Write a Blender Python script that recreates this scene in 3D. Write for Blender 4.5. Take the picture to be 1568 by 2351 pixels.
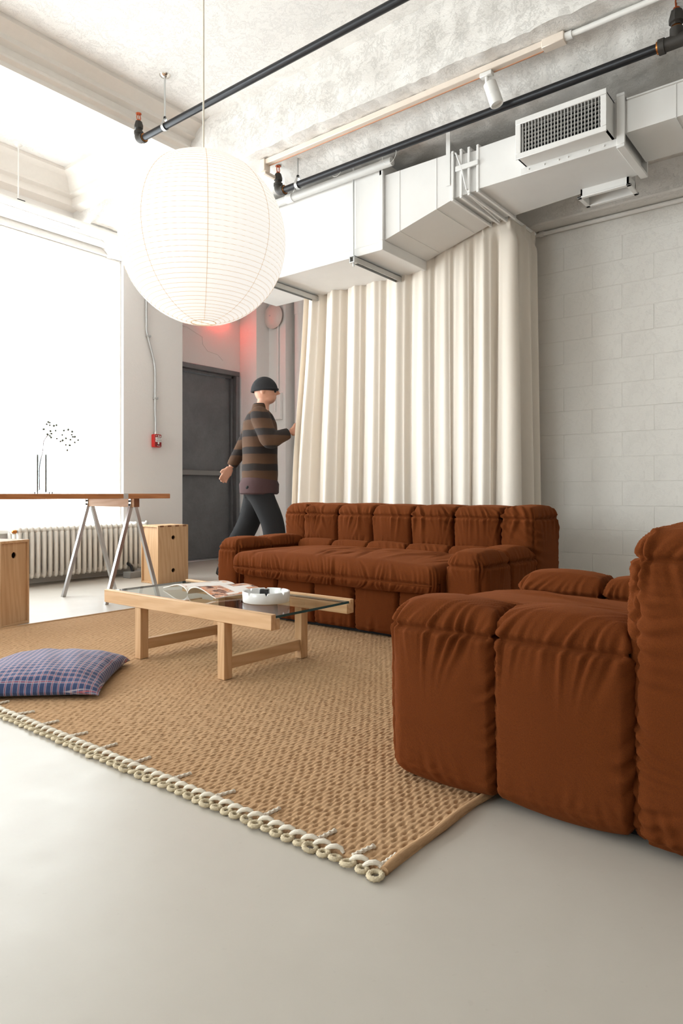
import bpy, bmesh, math, random
import numpy as np
from mathutils import Vector, Matrix, noise as mnoise

for _o in list(bpy.data.objects):
    bpy.data.objects.remove(_o)
scene = bpy.context.scene
COL = scene.collection
PI = math.pi
random.seed(7)

# ------------------------------------------------------------------ camera, light, exposure
CAM_H = 0.76
YAW = math.radians(51.5)
cam_d = bpy.data.cameras.new('camera')
cam_d.sensor_width = 36.0
cam_d.lens = 24.0
cam_d.shift_y = -42.5 / 2351
cam_d.clip_start = 0.05
cam = bpy.data.objects.new('camera', cam_d)
COL.objects.link(cam)
cam.location = (0, 0, CAM_H)
cam.rotation_euler = (PI / 2, 0, -YAW)
scene.camera = cam

world = bpy.data.worlds.new('overcast_sky')
scene.world = world
world.use_nodes = True
_bg = world.node_tree.nodes['Background']
_bg.inputs[0].default_value = (0.92, 0.965, 1.0, 1)
_bg.inputs[1].default_value = 10.8

scene.view_settings.view_transform = 'Standard'
scene.view_settings.look = 'None'
scene.view_settings.gamma = 1.0
scene.view_settings.use_curve_mapping = False
scene.view_settings.exposure = 0.0
scene.cycles.use_denoising = True
scene.cycles.use_adaptive_sampling = True
scene.cycles.adaptive_threshold = 0.08
scene.cycles.max_bounces = 8
scene.cycles.diffuse_bounces = 4
scene.cycles.glossy_bounces = 3
scene.cycles.transmission_bounces = 6
scene.cycles.transparent_max_bounces = 10
scene.cycles.sample_clamp_indirect = 6.0
scene.cycles.caustics_reflective = False
scene.cycles.caustics_refractive = False

# window openings: (x0, x1) along the window wall, sill and head heights
WIN = [(0.95, 3.78), (-2.55, 0.35)]
SILL, HEAD = 0.46, 2.97
YW = 5.65            # inner face of the window wall
XB = 4.65            # painted block wall
ZC = 3.50            # ceiling
XL, YB = -3.6, -3.6  # walls behind the camera
LWIN = [(2.4, 4.6)]   # windows of the side wall (y0, y1)

def portal(name, loc, rot, sx, sy):
    l = bpy.data.lights.new(name, 'AREA')
    l.shape = 'RECTANGLE'; l.size = sx; l.size_y = sy
    l.cycles.is_portal = True
    o = bpy.data.objects.new(name, l); COL.objects.link(o)
    o.location = loc; o.rotation_euler = rot
for i, (a, b) in enumerate(WIN):
    portal('window_daylight', ((a + b) / 2, YW + 0.1, (SILL + HEAD) / 2), (-PI / 2, 0, 0), b - a, HEAD - SILL)
for i, (a, b) in enumerate(LWIN):
    portal('window_daylight', (XL - 0.1, (a + b) / 2, (SILL + 0.4 + HEAD) / 2), (0, -PI / 2, 0), HEAD - SILL - 0.4, b - a)

# ------------------------------------------------------------------ helpers
def lin(r, g, b):
    f = lambda c: (c / 12.92) if c <= 0.04045 else ((c + 0.055) / 1.055) ** 2.4
    return (f(r / 255), f(g / 255), f(b / 255), 1.0)

def link(o, parent=None):
    COL.objects.link(o)
    if parent is not None:
        o.parent = parent
    return o

def thing(name, label, cat, loc=(0, 0, 0), rotz=0.0, group=None):
    o = bpy.data.objects.new(name, None)
    o.empty_display_size = 0.05
    link(o)
    o.location = loc
    o.rotation_euler = (0, 0, rotz)
    o['label'] = label
    o['category'] = cat
    if group:
        o['group'] = group
    return o

def tag(o, label, cat=None, group=None, kind=None):
    o['label'] = label
    if cat: o['category'] = cat
    if group: o['group'] = group
    if kind: o['kind'] = kind
    return o

class MB:
    """collects shapes into one mesh"""
    def __init__(self):
        self.v = []; self.f = []
    def add(self, vs, fs, M=None):
        o = len(self.v)
        if M is not None:
            vs = [tuple(M @ Vector(p)) for p in vs]
        self.v.extend([tuple(p) for p in vs])
        self.f.extend([tuple(i + o for i in q) for q in fs])
        return self
    def box(self, x0, x1, y0, y1, z0, z1, b=0.0, M=None):
        if b <= 0:
            vs = [(x, y, z) for z in (z0, z1) for y in (y0, y1) for x in (x0, x1)]
            fs = [(0, 2, 3, 1), (4, 5, 7, 6), (0, 1, 5, 4), (2, 6, 7, 3), (0, 4, 6, 2), (1, 3, 7, 5)]
            return self.add(vs, fs, M)
        b = min(b, (x1 - x0) * .45, (y1 - y0) * .45, (z1 - z0) * .45)
        lo = (x0, y0, z0); hi = (x1, y1, z1)
        vs = []; idx = {}
        for sx in (0, 1):
            for sy in (0, 1):
                for sz in (0, 1):
                    s = (sx, sy, sz)
                    for ax in range(3):
                        p = []
                        for k in range(3):
                            base = hi[k] if s[k] else lo[k]
                            if k != ax:
                                base += -b if s[k] else b
                            p.append(base)
                        idx[(s, ax)] = len(vs); vs.append(tuple(p))
        fs = []
        for ax in range(3):
            u, w = (ax + 1) % 3, (ax + 2) % 3
            for sd in (0, 1):
                q = []
                for (a, c) in ((0, 0), (1, 0), (1, 1), (0, 1)):
                    s = [0, 0, 0]; s[ax] = sd; s[u] = a; s[w] = c
                    q.append(idx[(tuple(s), ax)])
                fs.append(tuple(q if sd else q[::-1]))
        for ax in range(3):          # edges running along ax
            u, w = (ax + 1) % 3, (ax + 2) % 3
            for a in (0, 1):
                for c in (0, 1):
                    s0 = [0, 0, 0]; s1 = [0, 0, 0]
                    s0[ax] = 0; s1[ax] = 1
                    for s in (s0, s1):
                        s[u] = a; s[w] = c
                    q = [idx[(tuple(s0), u)], idx[(tuple(s1), u)], idx[(tuple(s1), w)], idx[(tuple(s0), w)]]
                    fs.append(tuple(q if (a == c) == False else q[::-1]))
        for s in [(a, b_, c) for a in (0, 1) for b_ in (0, 1) for c in (0, 1)]:
            q = [idx[(s, 0)], idx[(s, 1)], idx[(s, 2)]]
            fs.append(tuple(q if sum(s) % 2 == 1 else q[::-1]))
        return self.add(vs, fs, M)
    def tube(self, pts, r, n=10, closed=False, cap=True, M=None):
        P = [Vector(p) for p in pts]; m = len(P)
        R = r if isinstance(r, (list, tuple)) else [r] * m
        T = []
        for i in range(m):
            if closed:
                t = P[(i + 1) % m] - P[i - 1]
            else:
                t = P[min(i + 1, m - 1)] - P[max(i - 1, 0)]
            T.append(t.normalized() if t.length > 1e-9 else Vector((0, 0, 1)))
        up = Vector((0, 0, 1)) if abs(T[0].z) < 0.9 else Vector((1, 0, 0))
        N = (up - T[0] * up.dot(T[0])).normalized()
        vs = []
        for i in range(m):
            N = (N - T[i] * N.dot(T[i]))
            N = N.normalized() if N.length > 1e-6 else T[i].orthogonal().normalized()
            B = T[i].cross(N)
            for k in range(n):
                a = 2 * PI * k / n
                vs.append(tuple(P[i] + (N * math.cos(a) + B * math.sin(a)) * R[i]))
        fs = []
        for i in range(m if closed else m - 1):
            j = (i + 1) % m
            for k in range(n):
                l = (k + 1) % n
                fs.append((i * n + k, i * n + l, j * n + l, j * n + k))
        if cap and not closed:
            fs.append(tuple(range(n))[::-1])
            fs.append(tuple((m - 1) * n + k for k in range(n)))
        return self.add(vs, fs, M)
    def lathe(self, prof, n=24, M=None, cap=True):
        """profile of (radius, z) from bottom to top round the z axis"""
        vs = []; m = len(prof)
        for (r, z) in prof:
            for k in range(n):
                a = 2 * PI * k / n
                vs.append((r * math.cos(a), r * math.sin(a), z))
        fs = []
        for i in range(m - 1):
            for k in range(n):
                l = (k + 1) % n
                fs.append((i * n + k, i * n + l, (i + 1) * n + l, (i + 1) * n + k))
        if cap:
            fs.append(tuple(range(n))[::-1])
            fs.append(tuple((m - 1) * n + k for k in range(n)))
        return self.add(vs, fs, M)
    def prism(self, poly, a0, a1, axis=0):
        """polygon in the two other axes, extruded along axis"""
        n = len(poly); vs = []
        for a in (a0, a1):
            for (p, q) in poly:
                c = [0, 0, 0]
                o = [k for k in range(3) if k != axis]
                c[axis] = a; c[o[0]] = p; c[o[1]] = q
                vs.append(tuple(c))
        fs = [tuple(range(n))[::-1], tuple(range(n, 2 * n))]
        for i in range(n):
            j = (i + 1) % n
            fs.append((i, j, n + j, n + i))
        return self.add(vs, fs)
    def mesh(self, name, mat=None, smooth=True, angle=38):
        me = bpy.data.meshes.new(name)
        me.from_pydata(self.v, [], self.f)
        bm = bmesh.new(); bm.from_mesh(me)
        bmesh.ops.recalc_face_normals(bm, faces=bm.faces)
        bm.to_mesh(me); bm.free()
        if smooth:
            me.polygons.foreach_set('use_smooth', [True] * len(me.polygons))
            me.set_sharp_from_angle(angle=math.radians(angle))
        if mat: me.materials.append(mat)
        return me
    def build(self, name, mat=None, parent=None, smooth=True, angle=38):
        me = self.mesh(name, mat, smooth, angle)
        o = bpy.data.objects.new(name, me)
        link(o, parent)
        return o

def np_obj(name, V, F, mat, parent=None, smooth=True):
    """V (n,3) F (m,4) numpy arrays"""
    me = bpy.data.meshes.new(name)
    V = np.asarray(V, dtype=np.float32); F = np.asarray(F, dtype=np.int32)
    me.vertices.add(len(V)); me.vertices.foreach_set('co', V.ravel())
    k = F.shape[1]
    me.loops.add(F.size); me.loops.foreach_set('vertex_index', F.ravel())
    me.polygons.add(len(F))
    me.polygons.foreach_set('loop_start', np.arange(0, F.size, k, dtype=np.int32))
    me.update(calc_edges=True); me.validate()
    me.polygons.foreach_set('use_smooth', np.full(len(me.polygons), smooth, dtype=bool))
    if mat: me.materials.append(mat)
    o = bpy.data.objects.new(name, me)
    link(o, parent)
    return o

def inst(name, me, parent, loc=(0, 0, 0), rot=(0, 0, 0), scale=None):
    o = bpy.data.objects.new(name, me)
    link(o, parent)
    o.location = loc; o.rotation_euler = rot
    if scale: o.scale = scale
    return o

def grid_faces(nu, nv, base=0):
    i, j = np.meshgrid(np.arange(nu - 1), np.arange(nv - 1), indexing='ij')
    a = (i * nv + j).ravel() + base
    return np.stack([a, a + nv, a + nv + 1, a + 1], axis=1)

def rot_to(axis_from, axis_to):
    return Vector(axis_from).rotation_difference(Vector(axis_to)).to_matrix().to_4x4()

# ------------------------------------------------------------------ materials
class NT:
    def __init__(self, name):
        self.m = bpy.data.materials.new(name); self.m.use_nodes = True
        self.t = self.m.node_tree; self.b = self.t.nodes['Principled BSDF']
        self.out = self.t.nodes['Material Output']
    def n(self, kind, **kw):
        x = self.t.nodes.new(kind)
        for k, v in kw.items(): setattr(x, k, v)
        return x
    def l(self, a, b): self.t.links.new(a, b)
    def coord(self, scale=(1, 1, 1), kind='Object', rot=(0, 0, 0)):
        tc = self.n('ShaderNodeTexCoord'); mp = self.n('ShaderNodeMapping')
        mp.inputs['Scale'].default_value = scale
        mp.inputs['Rotation'].default_value = rot
        self.l(tc.outputs[kind], mp.inputs[0])
        return mp.outputs[0]
    def noise(self, vec, scale, detail=4, rough=0.55, dist=0):
        x = self.n('ShaderNodeTexNoise')
        x.inputs['Scale'].default_value = scale; x.inputs['Detail'].default_value = detail
        x.inputs['Roughness'].default_value = rough; x.inputs['Distortion'].default_value = dist
        self.l(vec, x.inputs['Vector']); return x.outputs[0]
    def ramp(self, fac, stops):
        r = self.n('ShaderNodeValToRGB'); e = r.color_ramp.elements
        while len(e) < len(stops): e.new(0.5)
        for i, (p, c) in enumerate(stops):
            e[i].position = p; e[i].color = c
        self.l(fac, r.inputs[0]); return r.outputs[0]
    def math(self, op, a, b=None, c=None):
        x = self.n('ShaderNodeMath', operation=op)
        for i, q in enumerate((a, b, c)):
            if q is None: continue
            if isinstance(q, (int, float)): x.inputs[i].default_value = q
            else: self.l(q, x.inputs[i])
        return x.outputs[0]
    def mix(self, fac, a, b, mode='MIX'):
        x = self.n('ShaderNodeMix', data_type='RGBA', blend_type=mode)
        for s, q in ((0, fac), (6, a), (7, b)):
            if isinstance(q, (int, float)): x.inputs[s].default_value = q
            elif isinstance(q, tuple): x.inputs[s].default_value = q
            else: self.l(q, x.inputs[s])
        return x.outputs[2]
    def bump(self, h, strength=0.3, dist=0.01, normal=None):
        x = self.n('ShaderNodeBump'); x.inputs['Strength'].default_value = strength
        x.inputs['Distance'].default_value = dist
        self.l(h, x.inputs['Height'])
        if normal is not None: self.l(normal, x.inputs['Normal'])
        return x.outputs[0]
    def base(self, c):
        if isinstance(c, tuple): self.b.inputs['Base Color'].default_value = c
        else: self.l(c, self.b.inputs['Base Color'])
    def setv(self, k, v): self.b.inputs[k].default_value = v

def simple(name, col, rough=0.5, metal=0.0, bump=0.0, bscale=60, bdist=0.003, spec=None):
    t = NT(name); t.base(col); t.setv('Roughness', rough); t.setv('Metallic', metal)
    if spec is not None: t.setv('Specular IOR Level', spec)
    v = t.coord()
    f = t.noise(v, bscale, 3)
    c2 = tuple(x * 0.93 for x in col[:3]) + (1,)
    t.base(t.mix(f, col, c2))
    if bump > 0:
        t.l(t.bump(f, bump, bdist), t.b.inputs['Normal'])
    return t.m

def plaster(name, col, big=0.4, fine=0.3, chips=0.0, stain=0.04):
    t = NT(name); v = t.coord()
    n1 = t.noise(v, 2.2, 5, 0.6); n2 = t.noise(v, 28, 5, 0.65); n3 = t.noise(v, 160, 3)
    dark = tuple(max(0, c - stain) for c in col[:3]) + (1,)
    t.base(t.mix(n1, dark, col))
    h = t.math('MULTIPLY_ADD', n2, big, t.math('MULTIPLY', n3, fine * 0.25))
    if chips > 0:
        vo = t.noise(v, 11, 8, 0.75, 0.3)
        ch = t.ramp(vo, [(0.50, (0, 0, 0, 1)), (0.535, (1, 1, 1, 1)), (0.56, (0.2, 0.2, 0.2, 1)), (0.75, (0.35, 0.35, 0.35, 1))])
        h = t.math('ADD', h, t.math('MULTIPLY', ch, chips))
    t.l(t.bump(h, 0.55, 0.02), t.b.inputs['Normal'])
    t.setv('Roughness', 0.75); t.setv('Specular IOR Level', 0.25)
    return t.m

def oak(name, axis=0, c1=lin(212, 174, 134), c2=lin(194, 152, 110), rough=0.5, fine=1.0):
    t = NT(name)
    s = [26.0, 26.0, 26.0]; s[axis] = 1.5
    v = t.coord(tuple(x * fine for x in s))
    n = t.noise(v, 1.0, 6, 0.6, 0.8)
    s2 = [5.5, 5.5, 5.5]; s2[axis] = 0.55
    w = t.n('ShaderNodeTexWave', wave_type='BANDS', bands_direction='DIAGONAL')
    t.l(t.coord(tuple(s2)), w.inputs['Vector'])
    w.inputs['Scale'].default_value = 3.0; w.inputs['Distortion'].default_value = 9.0
    w.inputs['Detail'].default_value = 3; w.inputs['Detail Scale'].default_value = 1.2
    g = t.math('MULTIPLY_ADD', w.outputs[1], 0.30, t.math('MULTIPLY', n, 0.75))
    t.base(t.ramp(g, [(0.2, c2), (0.75, c1)]))
    t.l(t.bump(n, 0.08, 0.002), t.b.inputs['Normal'])
    t.setv('Roughness', rough); t.setv('Specular IOR Level', 0.35)
    return t.m

M = {}
M['wall'] = plaster('white_wall_paint', lin(236, 232, 228), 0.16, 0.3, 0.03, 0.02)
M['backwall'] = plaster('grey_wall_paint', lin(222, 218, 212), 0.16, 0.3, 0.03, 0.02)
M['ceil'] = plaster('white_rough_plaster', lin(236, 233, 229), 0.22, 0.5, 0.09, 0.012)
M['beam'] = plaster('white_chipped_beam_plaster', lin(234, 230, 225), 0.30, 0.6, 0.13, 0.015)
M['block'] = plaster('painted_block', lin(232, 228, 222), 0.15, 0.4, 0.05, 0.03)
M['mould'] = simple('white_moulding_paint', lin(234, 228, 221), 0.6, 0, 0.15, 30)
M['trimwhite'] = simple('white_gloss_paint', lin(240, 238, 234), 0.45, 0, 0.05, 40)

def floor_mat():
    t = NT('sealed_concrete_floor'); v = t.coord()
    n1 = t.noise(v, 0.9, 5, 0.6, 0.4); n2 = t.noise(v, 7, 6, 0.62); n3 = t.noise(v, 90, 4, 0.6)
    c = t.mix(n1, lin(184, 177, 167), lin(194, 188, 178))
    c = t.mix(t.math('MULTIPLY', n2, 0.35), c, lin(168, 159, 147))
    sp = t.ramp(t.noise(v, 55, 2, 0.5), [(0.70, (0, 0, 0, 1)), (0.76, (1, 1, 1, 1))])
    c = t.mix(t.math('MULTIPLY', sp, 0.10), c, lin(140, 130, 118))
    t.base(c)
    r = t.math('MULTIPLY_ADD', n2, 0.18, 0.32)
    t.l(r, t.b.inputs['Roughness'])
    t.setv('Specular IOR Level', 0.36)
    t.l(t.bump(t.math('ADD', n2, t.math('MULTIPLY', n3, 0.12)), 0.06, 0.01), t.b.inputs['Normal'])
    return t.m
M['floor'] = floor_mat()

def sofa_mat():
    t = NT('rust_wool_upholstery'); v = t.coord()
    n1 = t.noise(v, 5, 4, 0.6); n2 = t.noise(v, 420, 3, 0.7)
    w1 = t.n('ShaderNodeTexWave', wave_type='BANDS', bands_direction='DIAGONAL')
    t.l(t.coord((1, 1, 1)), w1.inputs['Vector']); w1.inputs['Scale'].default_value = 130
    w1.inputs['Distortion'].default_value = 1.2; w1.inputs['Detail'].default_value = 1
    c = t.mix(n1, lin(99, 49, 20), lin(111, 57, 24))
    f = t.ramp(n2, [(0.35, (0, 0, 0, 1)), (0.7, (1, 1, 1, 1))])
    c = t.mix(t.math('MULTIPLY', f, 0.42), c, lin(58, 27, 11))
    t.base(c); t.setv('Roughness', 0.95); t.setv('Specular IOR Level', 0.08)
    t.setv('Sheen Weight', 0.14); t.setv('Sheen Roughness', 0.5)
    t.b.inputs['Sheen Tint'].default_value = lin(226, 134, 76)
    h = t.math('MULTIPLY_ADD', n2, 0.6, t.math('MULTIPLY', w1.outputs[1], 0.3))
    t.l(t.bump(h, 0.25, 0.0015), t.b.inputs['Normal'])
    return t.m
M['sofa'] = sofa_mat()
M['thread'] = simple('dark_brown_seam', lin(70, 30, 14), 0.9, 0, 0.3, 300)

def curtain_mat():
    t = NT('cream_cotton_curtain'); v = t.coord((1, 1, 1))
    n = t.noise(v, 260, 3, 0.6)
    t.base(t.mix(n, lin(245, 237, 225), lin(250, 243, 233)))
    t.setv('Roughness', 0.85); t.setv('Specular IOR Level', 0.15)
    t.setv('Sheen Weight', 0.1)
    tr = t.n('ShaderNodeBsdfTranslucent'); tr.inputs[0].default_value = lin(244, 222, 194)
    mx = t.n('ShaderNodeMixShader'); mx.inputs[0].default_value = 0.22
    t.l(t.b.outputs[0], mx.inputs[1]); t.l(tr.outputs[0], mx.inputs[2]); t.l(mx.outputs[0], t.out.inputs[0])
    t.l(t.bump(n, 0.08, 0.001), t.b.inputs['Normal'])
    return t.m
M['curtain'] = curtain_mat()

def rug_mat():
    t = NT('woven_jute'); v = t.coord()
    a = t.noise(t.coord((60, 420, 200)), 1.0, 4, 0.65)
    b = t.noise(v, 2.0, 4, 0.6)
    c = t.mix(b, lin(196, 162, 126), lin(184, 147, 110))
    c = t.mix(t.math('MULTIPLY', t.ramp(a, [(0.35, (0, 0, 0, 1)), (0.7, (1, 1, 1, 1))]), 0.45), c, lin(150, 114, 80))
    t.base(c); t.setv('Roughness', 0.95); t.setv('Specular IOR Level', 0.1)
    t.l(t.bump(a, 0.35, 0.003), t.b.inputs['Normal'])
    return t.m
M['rug'] = rug_mat()
M['cord'] = simple('off_white_cotton_cord', lin(232, 222, 206), 0.9, 0, 0.5, 240, 0.002)
M['loop'] = simple('natural_jute_rope', lin(206, 190, 160), 0.9, 0, 0.6, 260, 0.003)

M['oak_x'] = oak('oak_grain_x', 0)
M['oak_y'] = oak('oak_grain_y', 1)
M['oak_z'] = oak('oak_grain_z', 2)
M['oak_end'] = oak('oak_end_grain', 2, lin(150, 104, 70), lin(128, 86, 56))
M['desk'] = oak('desk_top_veneer', 0, lin(190, 128, 80), lin(160, 100, 58), 0.45)
M['trestle'] = oak('trestle_beam', 1, lin(212, 172, 134), lin(198, 152, 112))
M['walnut'] = oak('dark_end_grain', 2, lin(140, 90, 60), lin(110, 66, 42))
M['hole'] = simple('dark_cavity_inside', lin(40, 28, 20), 0.9)
M['steel'] = simple('brushed_steel', lin(196, 196, 196), 0.32, 1.0, 0.05, 200)
M['galv'] = simple('galvanised_steel', lin(205, 206, 205), 0.42, 0.8, 0.05, 90)
M['blackpipe'] = simple('black_steel_pipe', lin(46, 47, 50), 0.34, 0.55, 0.08, 60)
M['iron'] = simple('cast_iron_fitting', lin(62, 58, 54), 0.6, 0.3, 0.3, 120, 0.002)
M['brass'] = simple('brass', lin(200, 130, 70), 0.3, 1.0)
M['copper'] = simple('copper', lin(196, 104, 66), 0.3, 1.0)
M['bolt'] = simple('black_bolt', lin(28, 28, 30), 0.5, 0.4)
M['duct'] = simple('white_painted_sheet_metal', lin(230, 228, 225), 0.5, 0, 0.10, 9, 0.006)
M['grille'] = simple('white_grille_paint', lin(232, 230, 227), 0.4)
M['dark'] = simple('dark_interior', lin(22, 22, 25), 0.95)
M['door'] = None
M['red'] = simple('red_enamel', lin(200, 34, 30), 0.35)
M['darkred'] = simple('dark_red_enamel', lin(140, 16, 18), 0.35)
M['whiteplastic'] = simple('white_plastic', lin(236, 234, 230), 0.4)
M['blackplastic'] = simple('black_plastic', lin(18, 18, 20), 0.3)
M['ceramic'] = simple('white_glazed_ceramic', lin(240, 240, 239), 0.12)
M['radiator'] = simple('radiator_enamel', lin(226, 221, 213), 0.4, 0, 0.12, 40)
M['chrome'] = simple('chrome', lin(225, 222, 216), 0.18, 1.0)
M['bell'] = simple('bell_paint', lin(226, 208, 200), 0.4)
M['beige'] = simple('beige_track_paint', lin(236, 222, 208), 0.4)
M['tan'] = simple('tan_track_edge', lin(196, 142, 110), 0.5)
M['wire'] = simple('pale_wire', lin(225, 222, 216), 0.4)
M['twig'] = simple('brown_twig', lin(96, 66, 60), 0.7)
M['pod'] = simple('grey_green_seed_pod', lin(92, 98, 84), 0.75, 0, 0.3, 200)

def door_mat():
    t = NT('grey_painted_steel_door'); v = t.coord()
    n = t.noise(v, 3.0, 6, 0.65, 0.4); n2 = t.noise(v, 40, 4)
    t.base(t.ramp(t.math('MULTIPLY_ADD', n, 0.8, t.math('MULTIPLY', n2, 0.2)), [(0.3, lin(100, 101, 103)), (0.7, lin(124, 125, 127))]))
    t.setv('Roughness', 0.45); t.setv('Metallic', 0.2)
    t.l(t.bump(n2, 0.05, 0.002), t.b.inputs['Normal'])
    return t.m
M['door'] = door_mat()

def emis(name, col, strength, rough=0.9, base=None):
    t = NT(name); t.base(base or col); t.setv('Roughness', rough)
    t.b.inputs['Emission Color'].default_value = col; t.setv('Emission Strength', strength)
    return t.m
M['paper'] = emis('lit_rice_paper', (1.0, 0.965, 0.91, 1), 0.80, base=lin(180, 176, 168))
M['rib'] = emis('lit_bamboo_rib', (1.0, 0.84, 0.66, 1), 0.52, base=lin(170, 140, 110))
M['seam'] = emis('lit_paper_seam', (1.0, 0.80, 0.58, 1), 0.42, base=lin(170, 140, 110))
M['bulb'] = emis('lit_bulb', (1.0, 0.93, 0.82, 1), 8.0)
M['redlit'] = emis('lit_red_sign', (1.0, 0.06, 0.03, 1), 4.0)

def glass_mat(name, tint, rough=0.0, ior=1.45):
    t = NT(name); t.base(tint); t.setv('Roughness', rough)
    t.setv('Transmission Weight', 1.0); t.setv('IOR', ior)
    return t.m
def thin_glass(name, tint, refl=0.06):
    t = NT(name)
    tr = t.n('ShaderNodeBsdfTransparent'); tr.inputs[0].default_value = tint
    gl = t.n('ShaderNodeBsdfGlossy'); gl.inputs['Roughness'].default_value = 0.0
    lw = t.n('ShaderNodeLayerWeight'); lw.inputs[0].default_value = 0.5
    f5 = t.math('POWER', lw.outputs['Facing'], 4.0)
    fr = t.math('MULTIPLY_ADD', f5, 0.75, 0.03)
    mx = t.n('ShaderNodeMixShader')
    t.l(fr, mx.inputs[0]); t.l(tr.outputs[0], mx.inputs[1]); t.l(gl.outputs[0], mx.inputs[2])
    t.l(mx.outputs[0], t.out.inputs[0])
    return t.m
M['pane'] = thin_glass('window_glass', (0.98, 0.99, 0.98, 1))
M['tabletop'] = thin_glass('clear_table_glass', (0.90, 0.945, 0.935, 1))
M['glassedge'] = simple('green_glass_edge', lin(26, 62, 64), 0.08)
M['vase'] = thin_glass('vase_glass', (0.72, 0.75, 0.75, 1))

def clear_mat():
    t = NT('clear_glass_underside')
    tr = t.n('ShaderNodeBsdfTransparent'); tr.inputs[0].default_value = (0.95, 0.98, 0.97, 1)
    t.l(tr.outputs[0], t.out.inputs[0]); return t.m
M['clear'] = clear_mat()
M['redstrip'] = emis('lit_red_strip', (1.0, 0.05, 0.03, 1), 42.0)
# ------------------------------------------------------------------ structure
def struct(mb, name, mat, label, smooth=True):
    o = mb.build(name, mat, None, smooth)
    return tag(o, label, None, None, 'structure')

XR, YF = 6.4, 6.4
struct(MB().box(XL - .3, XR, YB - .3, YF, -0.12, 0), 'floor', M['floor'], 'pale grey sealed concrete floor of the loft')
struct(MB().box(XL - .3, XR, YB - .3, YF, ZC, ZC + .15), 'ceiling', M['ceil'], 'white rough plaster ceiling of the loft')

# window wall with its openings
w = MB()
T = 0.42
edges = sorted(WIN)
w.box(XL, 4.475, YW, YW + T, 0, SILL)
w.box(XL, 4.475, YW, YW + T, HEAD, ZC)
xs = [XL] + [v for e in edges for v in e] + [4.475]
for i in range(0, len(xs), 2):
    w.box(xs[i], xs[i + 1], YW, YW + T, SILL, HEAD)
struct(w, 'wall_front', M['wall'], 'white plaster wall around the big bright window')
w = MB()
w.box(XL - .3, XL, YB, YW + T, 0, SILL + .4); w.box(XL - .3, XL, YB, YW + T, HEAD, ZC)
ys = [YB] + [v for e in LWIN for v in e] + [YW + T]
for i in range(0, len(ys), 2):
    w.box(XL - .3, XL, ys[i], ys[i + 1], SILL + .4, HEAD)
struct(w, 'wall_left', M['backwall'], 'white side wall with a window left of the camera')
struct(MB().box(XL - .3, XR, YB - .3, YB, 0, ZC), 'wall_back', M['backwall'], 'white wall behind the camera')

def window(n, a, b, along_x, z0, label):
    t = bpy.data.objects.new('window_%d' % n, None); link(t); t.empty_display_size = .05
    tag(t, label, None, None, 'structure')
    fr = MB(); f = 0.018
    if along_x:
        y0, y1 = YW + .04, YW + .08
        fr.box(a, b, y0, y1, z0, z0 + f, .004); fr.box(a, b, y0, y1, HEAD - f, HEAD, .004)
        fr.box(a, a + f, y0, y1, z0 + f, HEAD - f, .004); fr.box(b - f, b, y0, y1, z0 + f, HEAD - f, .004)
        fr.build('window_frame', M['trimwhite'], t)
        MB().box(a + f, b - f, y0 + .02, y0 + .026, z0 + f, HEAD - f).build('pane', M['pane'], t)
        MB().box(a - .03, b + .03, YW - .05, YW + .04, z0 - .03, z0 + .004, .004).build('window_sill', M['trimwhite'], t)
    else:
        x0, x1 = XL - .08, XL - .04
        fr.box(x0, x1, a, b, z0, z0 + f, .004); fr.box(x0, x1, a, b, HEAD - f, HEAD, .004)
        fr.box(x0, x1, a, a + f, z0 + f, HEAD - f, .004); fr.box(x0, x1, b - f, b, z0 + f, HEAD - f, .004)
        fr.build('window_frame', M['trimwhite'], t)
        MB().box(x0 + .02, x0 + .026, a + f, b - f, z0 + f, HEAD - f).build('pane', M['pane'], t)
window(1, *WIN[0], True, SILL, 'large overexposed window behind the trestle desk')
window(2, *WIN[1], True, SILL, 'second large window left of the desk')
window(3, *LWIN[0], False, SILL + .4, 'side wall window left of the camera')

# painted block wall: each block a piece of the wall
wb = struct(MB().box(XB + .004, XB + .2, YB, 4.0, 0, ZC), 'wall_right', M['block'], 'white painted masonry block wall behind the armchair')
BL, BH = 0.39, 0.162
bmesh_blocks = []
for k in range(4):
    mb = MB(); mb.box(-.012, .012, -BL / 2 + .002, BL / 2 - .002, -BH / 2 + .002, BH / 2 - .002, .0013)
    me = mb.mesh('block', M['block'])
    for v in me.vertices:
        v.co.x += 0.0004 * mnoise.noise(v.co * 9 + Vector((k * 7, 0, 0)))
    bmesh_blocks.append(me)
rnd = random.Random(3)
for row in range(15):
    z = 0.03 + BH * (row + .5)
    for c in range(-1, 9):
        y = c * BL + (BL / 2 if row % 2 else 0) - 0.02
        o = inst('block', bmesh_blocks[rnd.randrange(4)], wb,
                 (XB + .0138 + rnd.uniform(-.001, .001), y + rnd.uniform(-.002, .002), z),
                 (rnd.uniform(-.004, .004), rnd.uniform(-.003, .003), rnd.uniform(-.002, .002)))

# deep plaster beam over the block wall
struct(MB().box(4.50, XB + .18, YB, 4.0, 2.60, ZC, .01).box(4.44, 4.51, YB, 4.0, 2.80, ZC, .01),
       'trim_1', M['beam'], 'plaster beam running along the top of the block wall')

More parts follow.
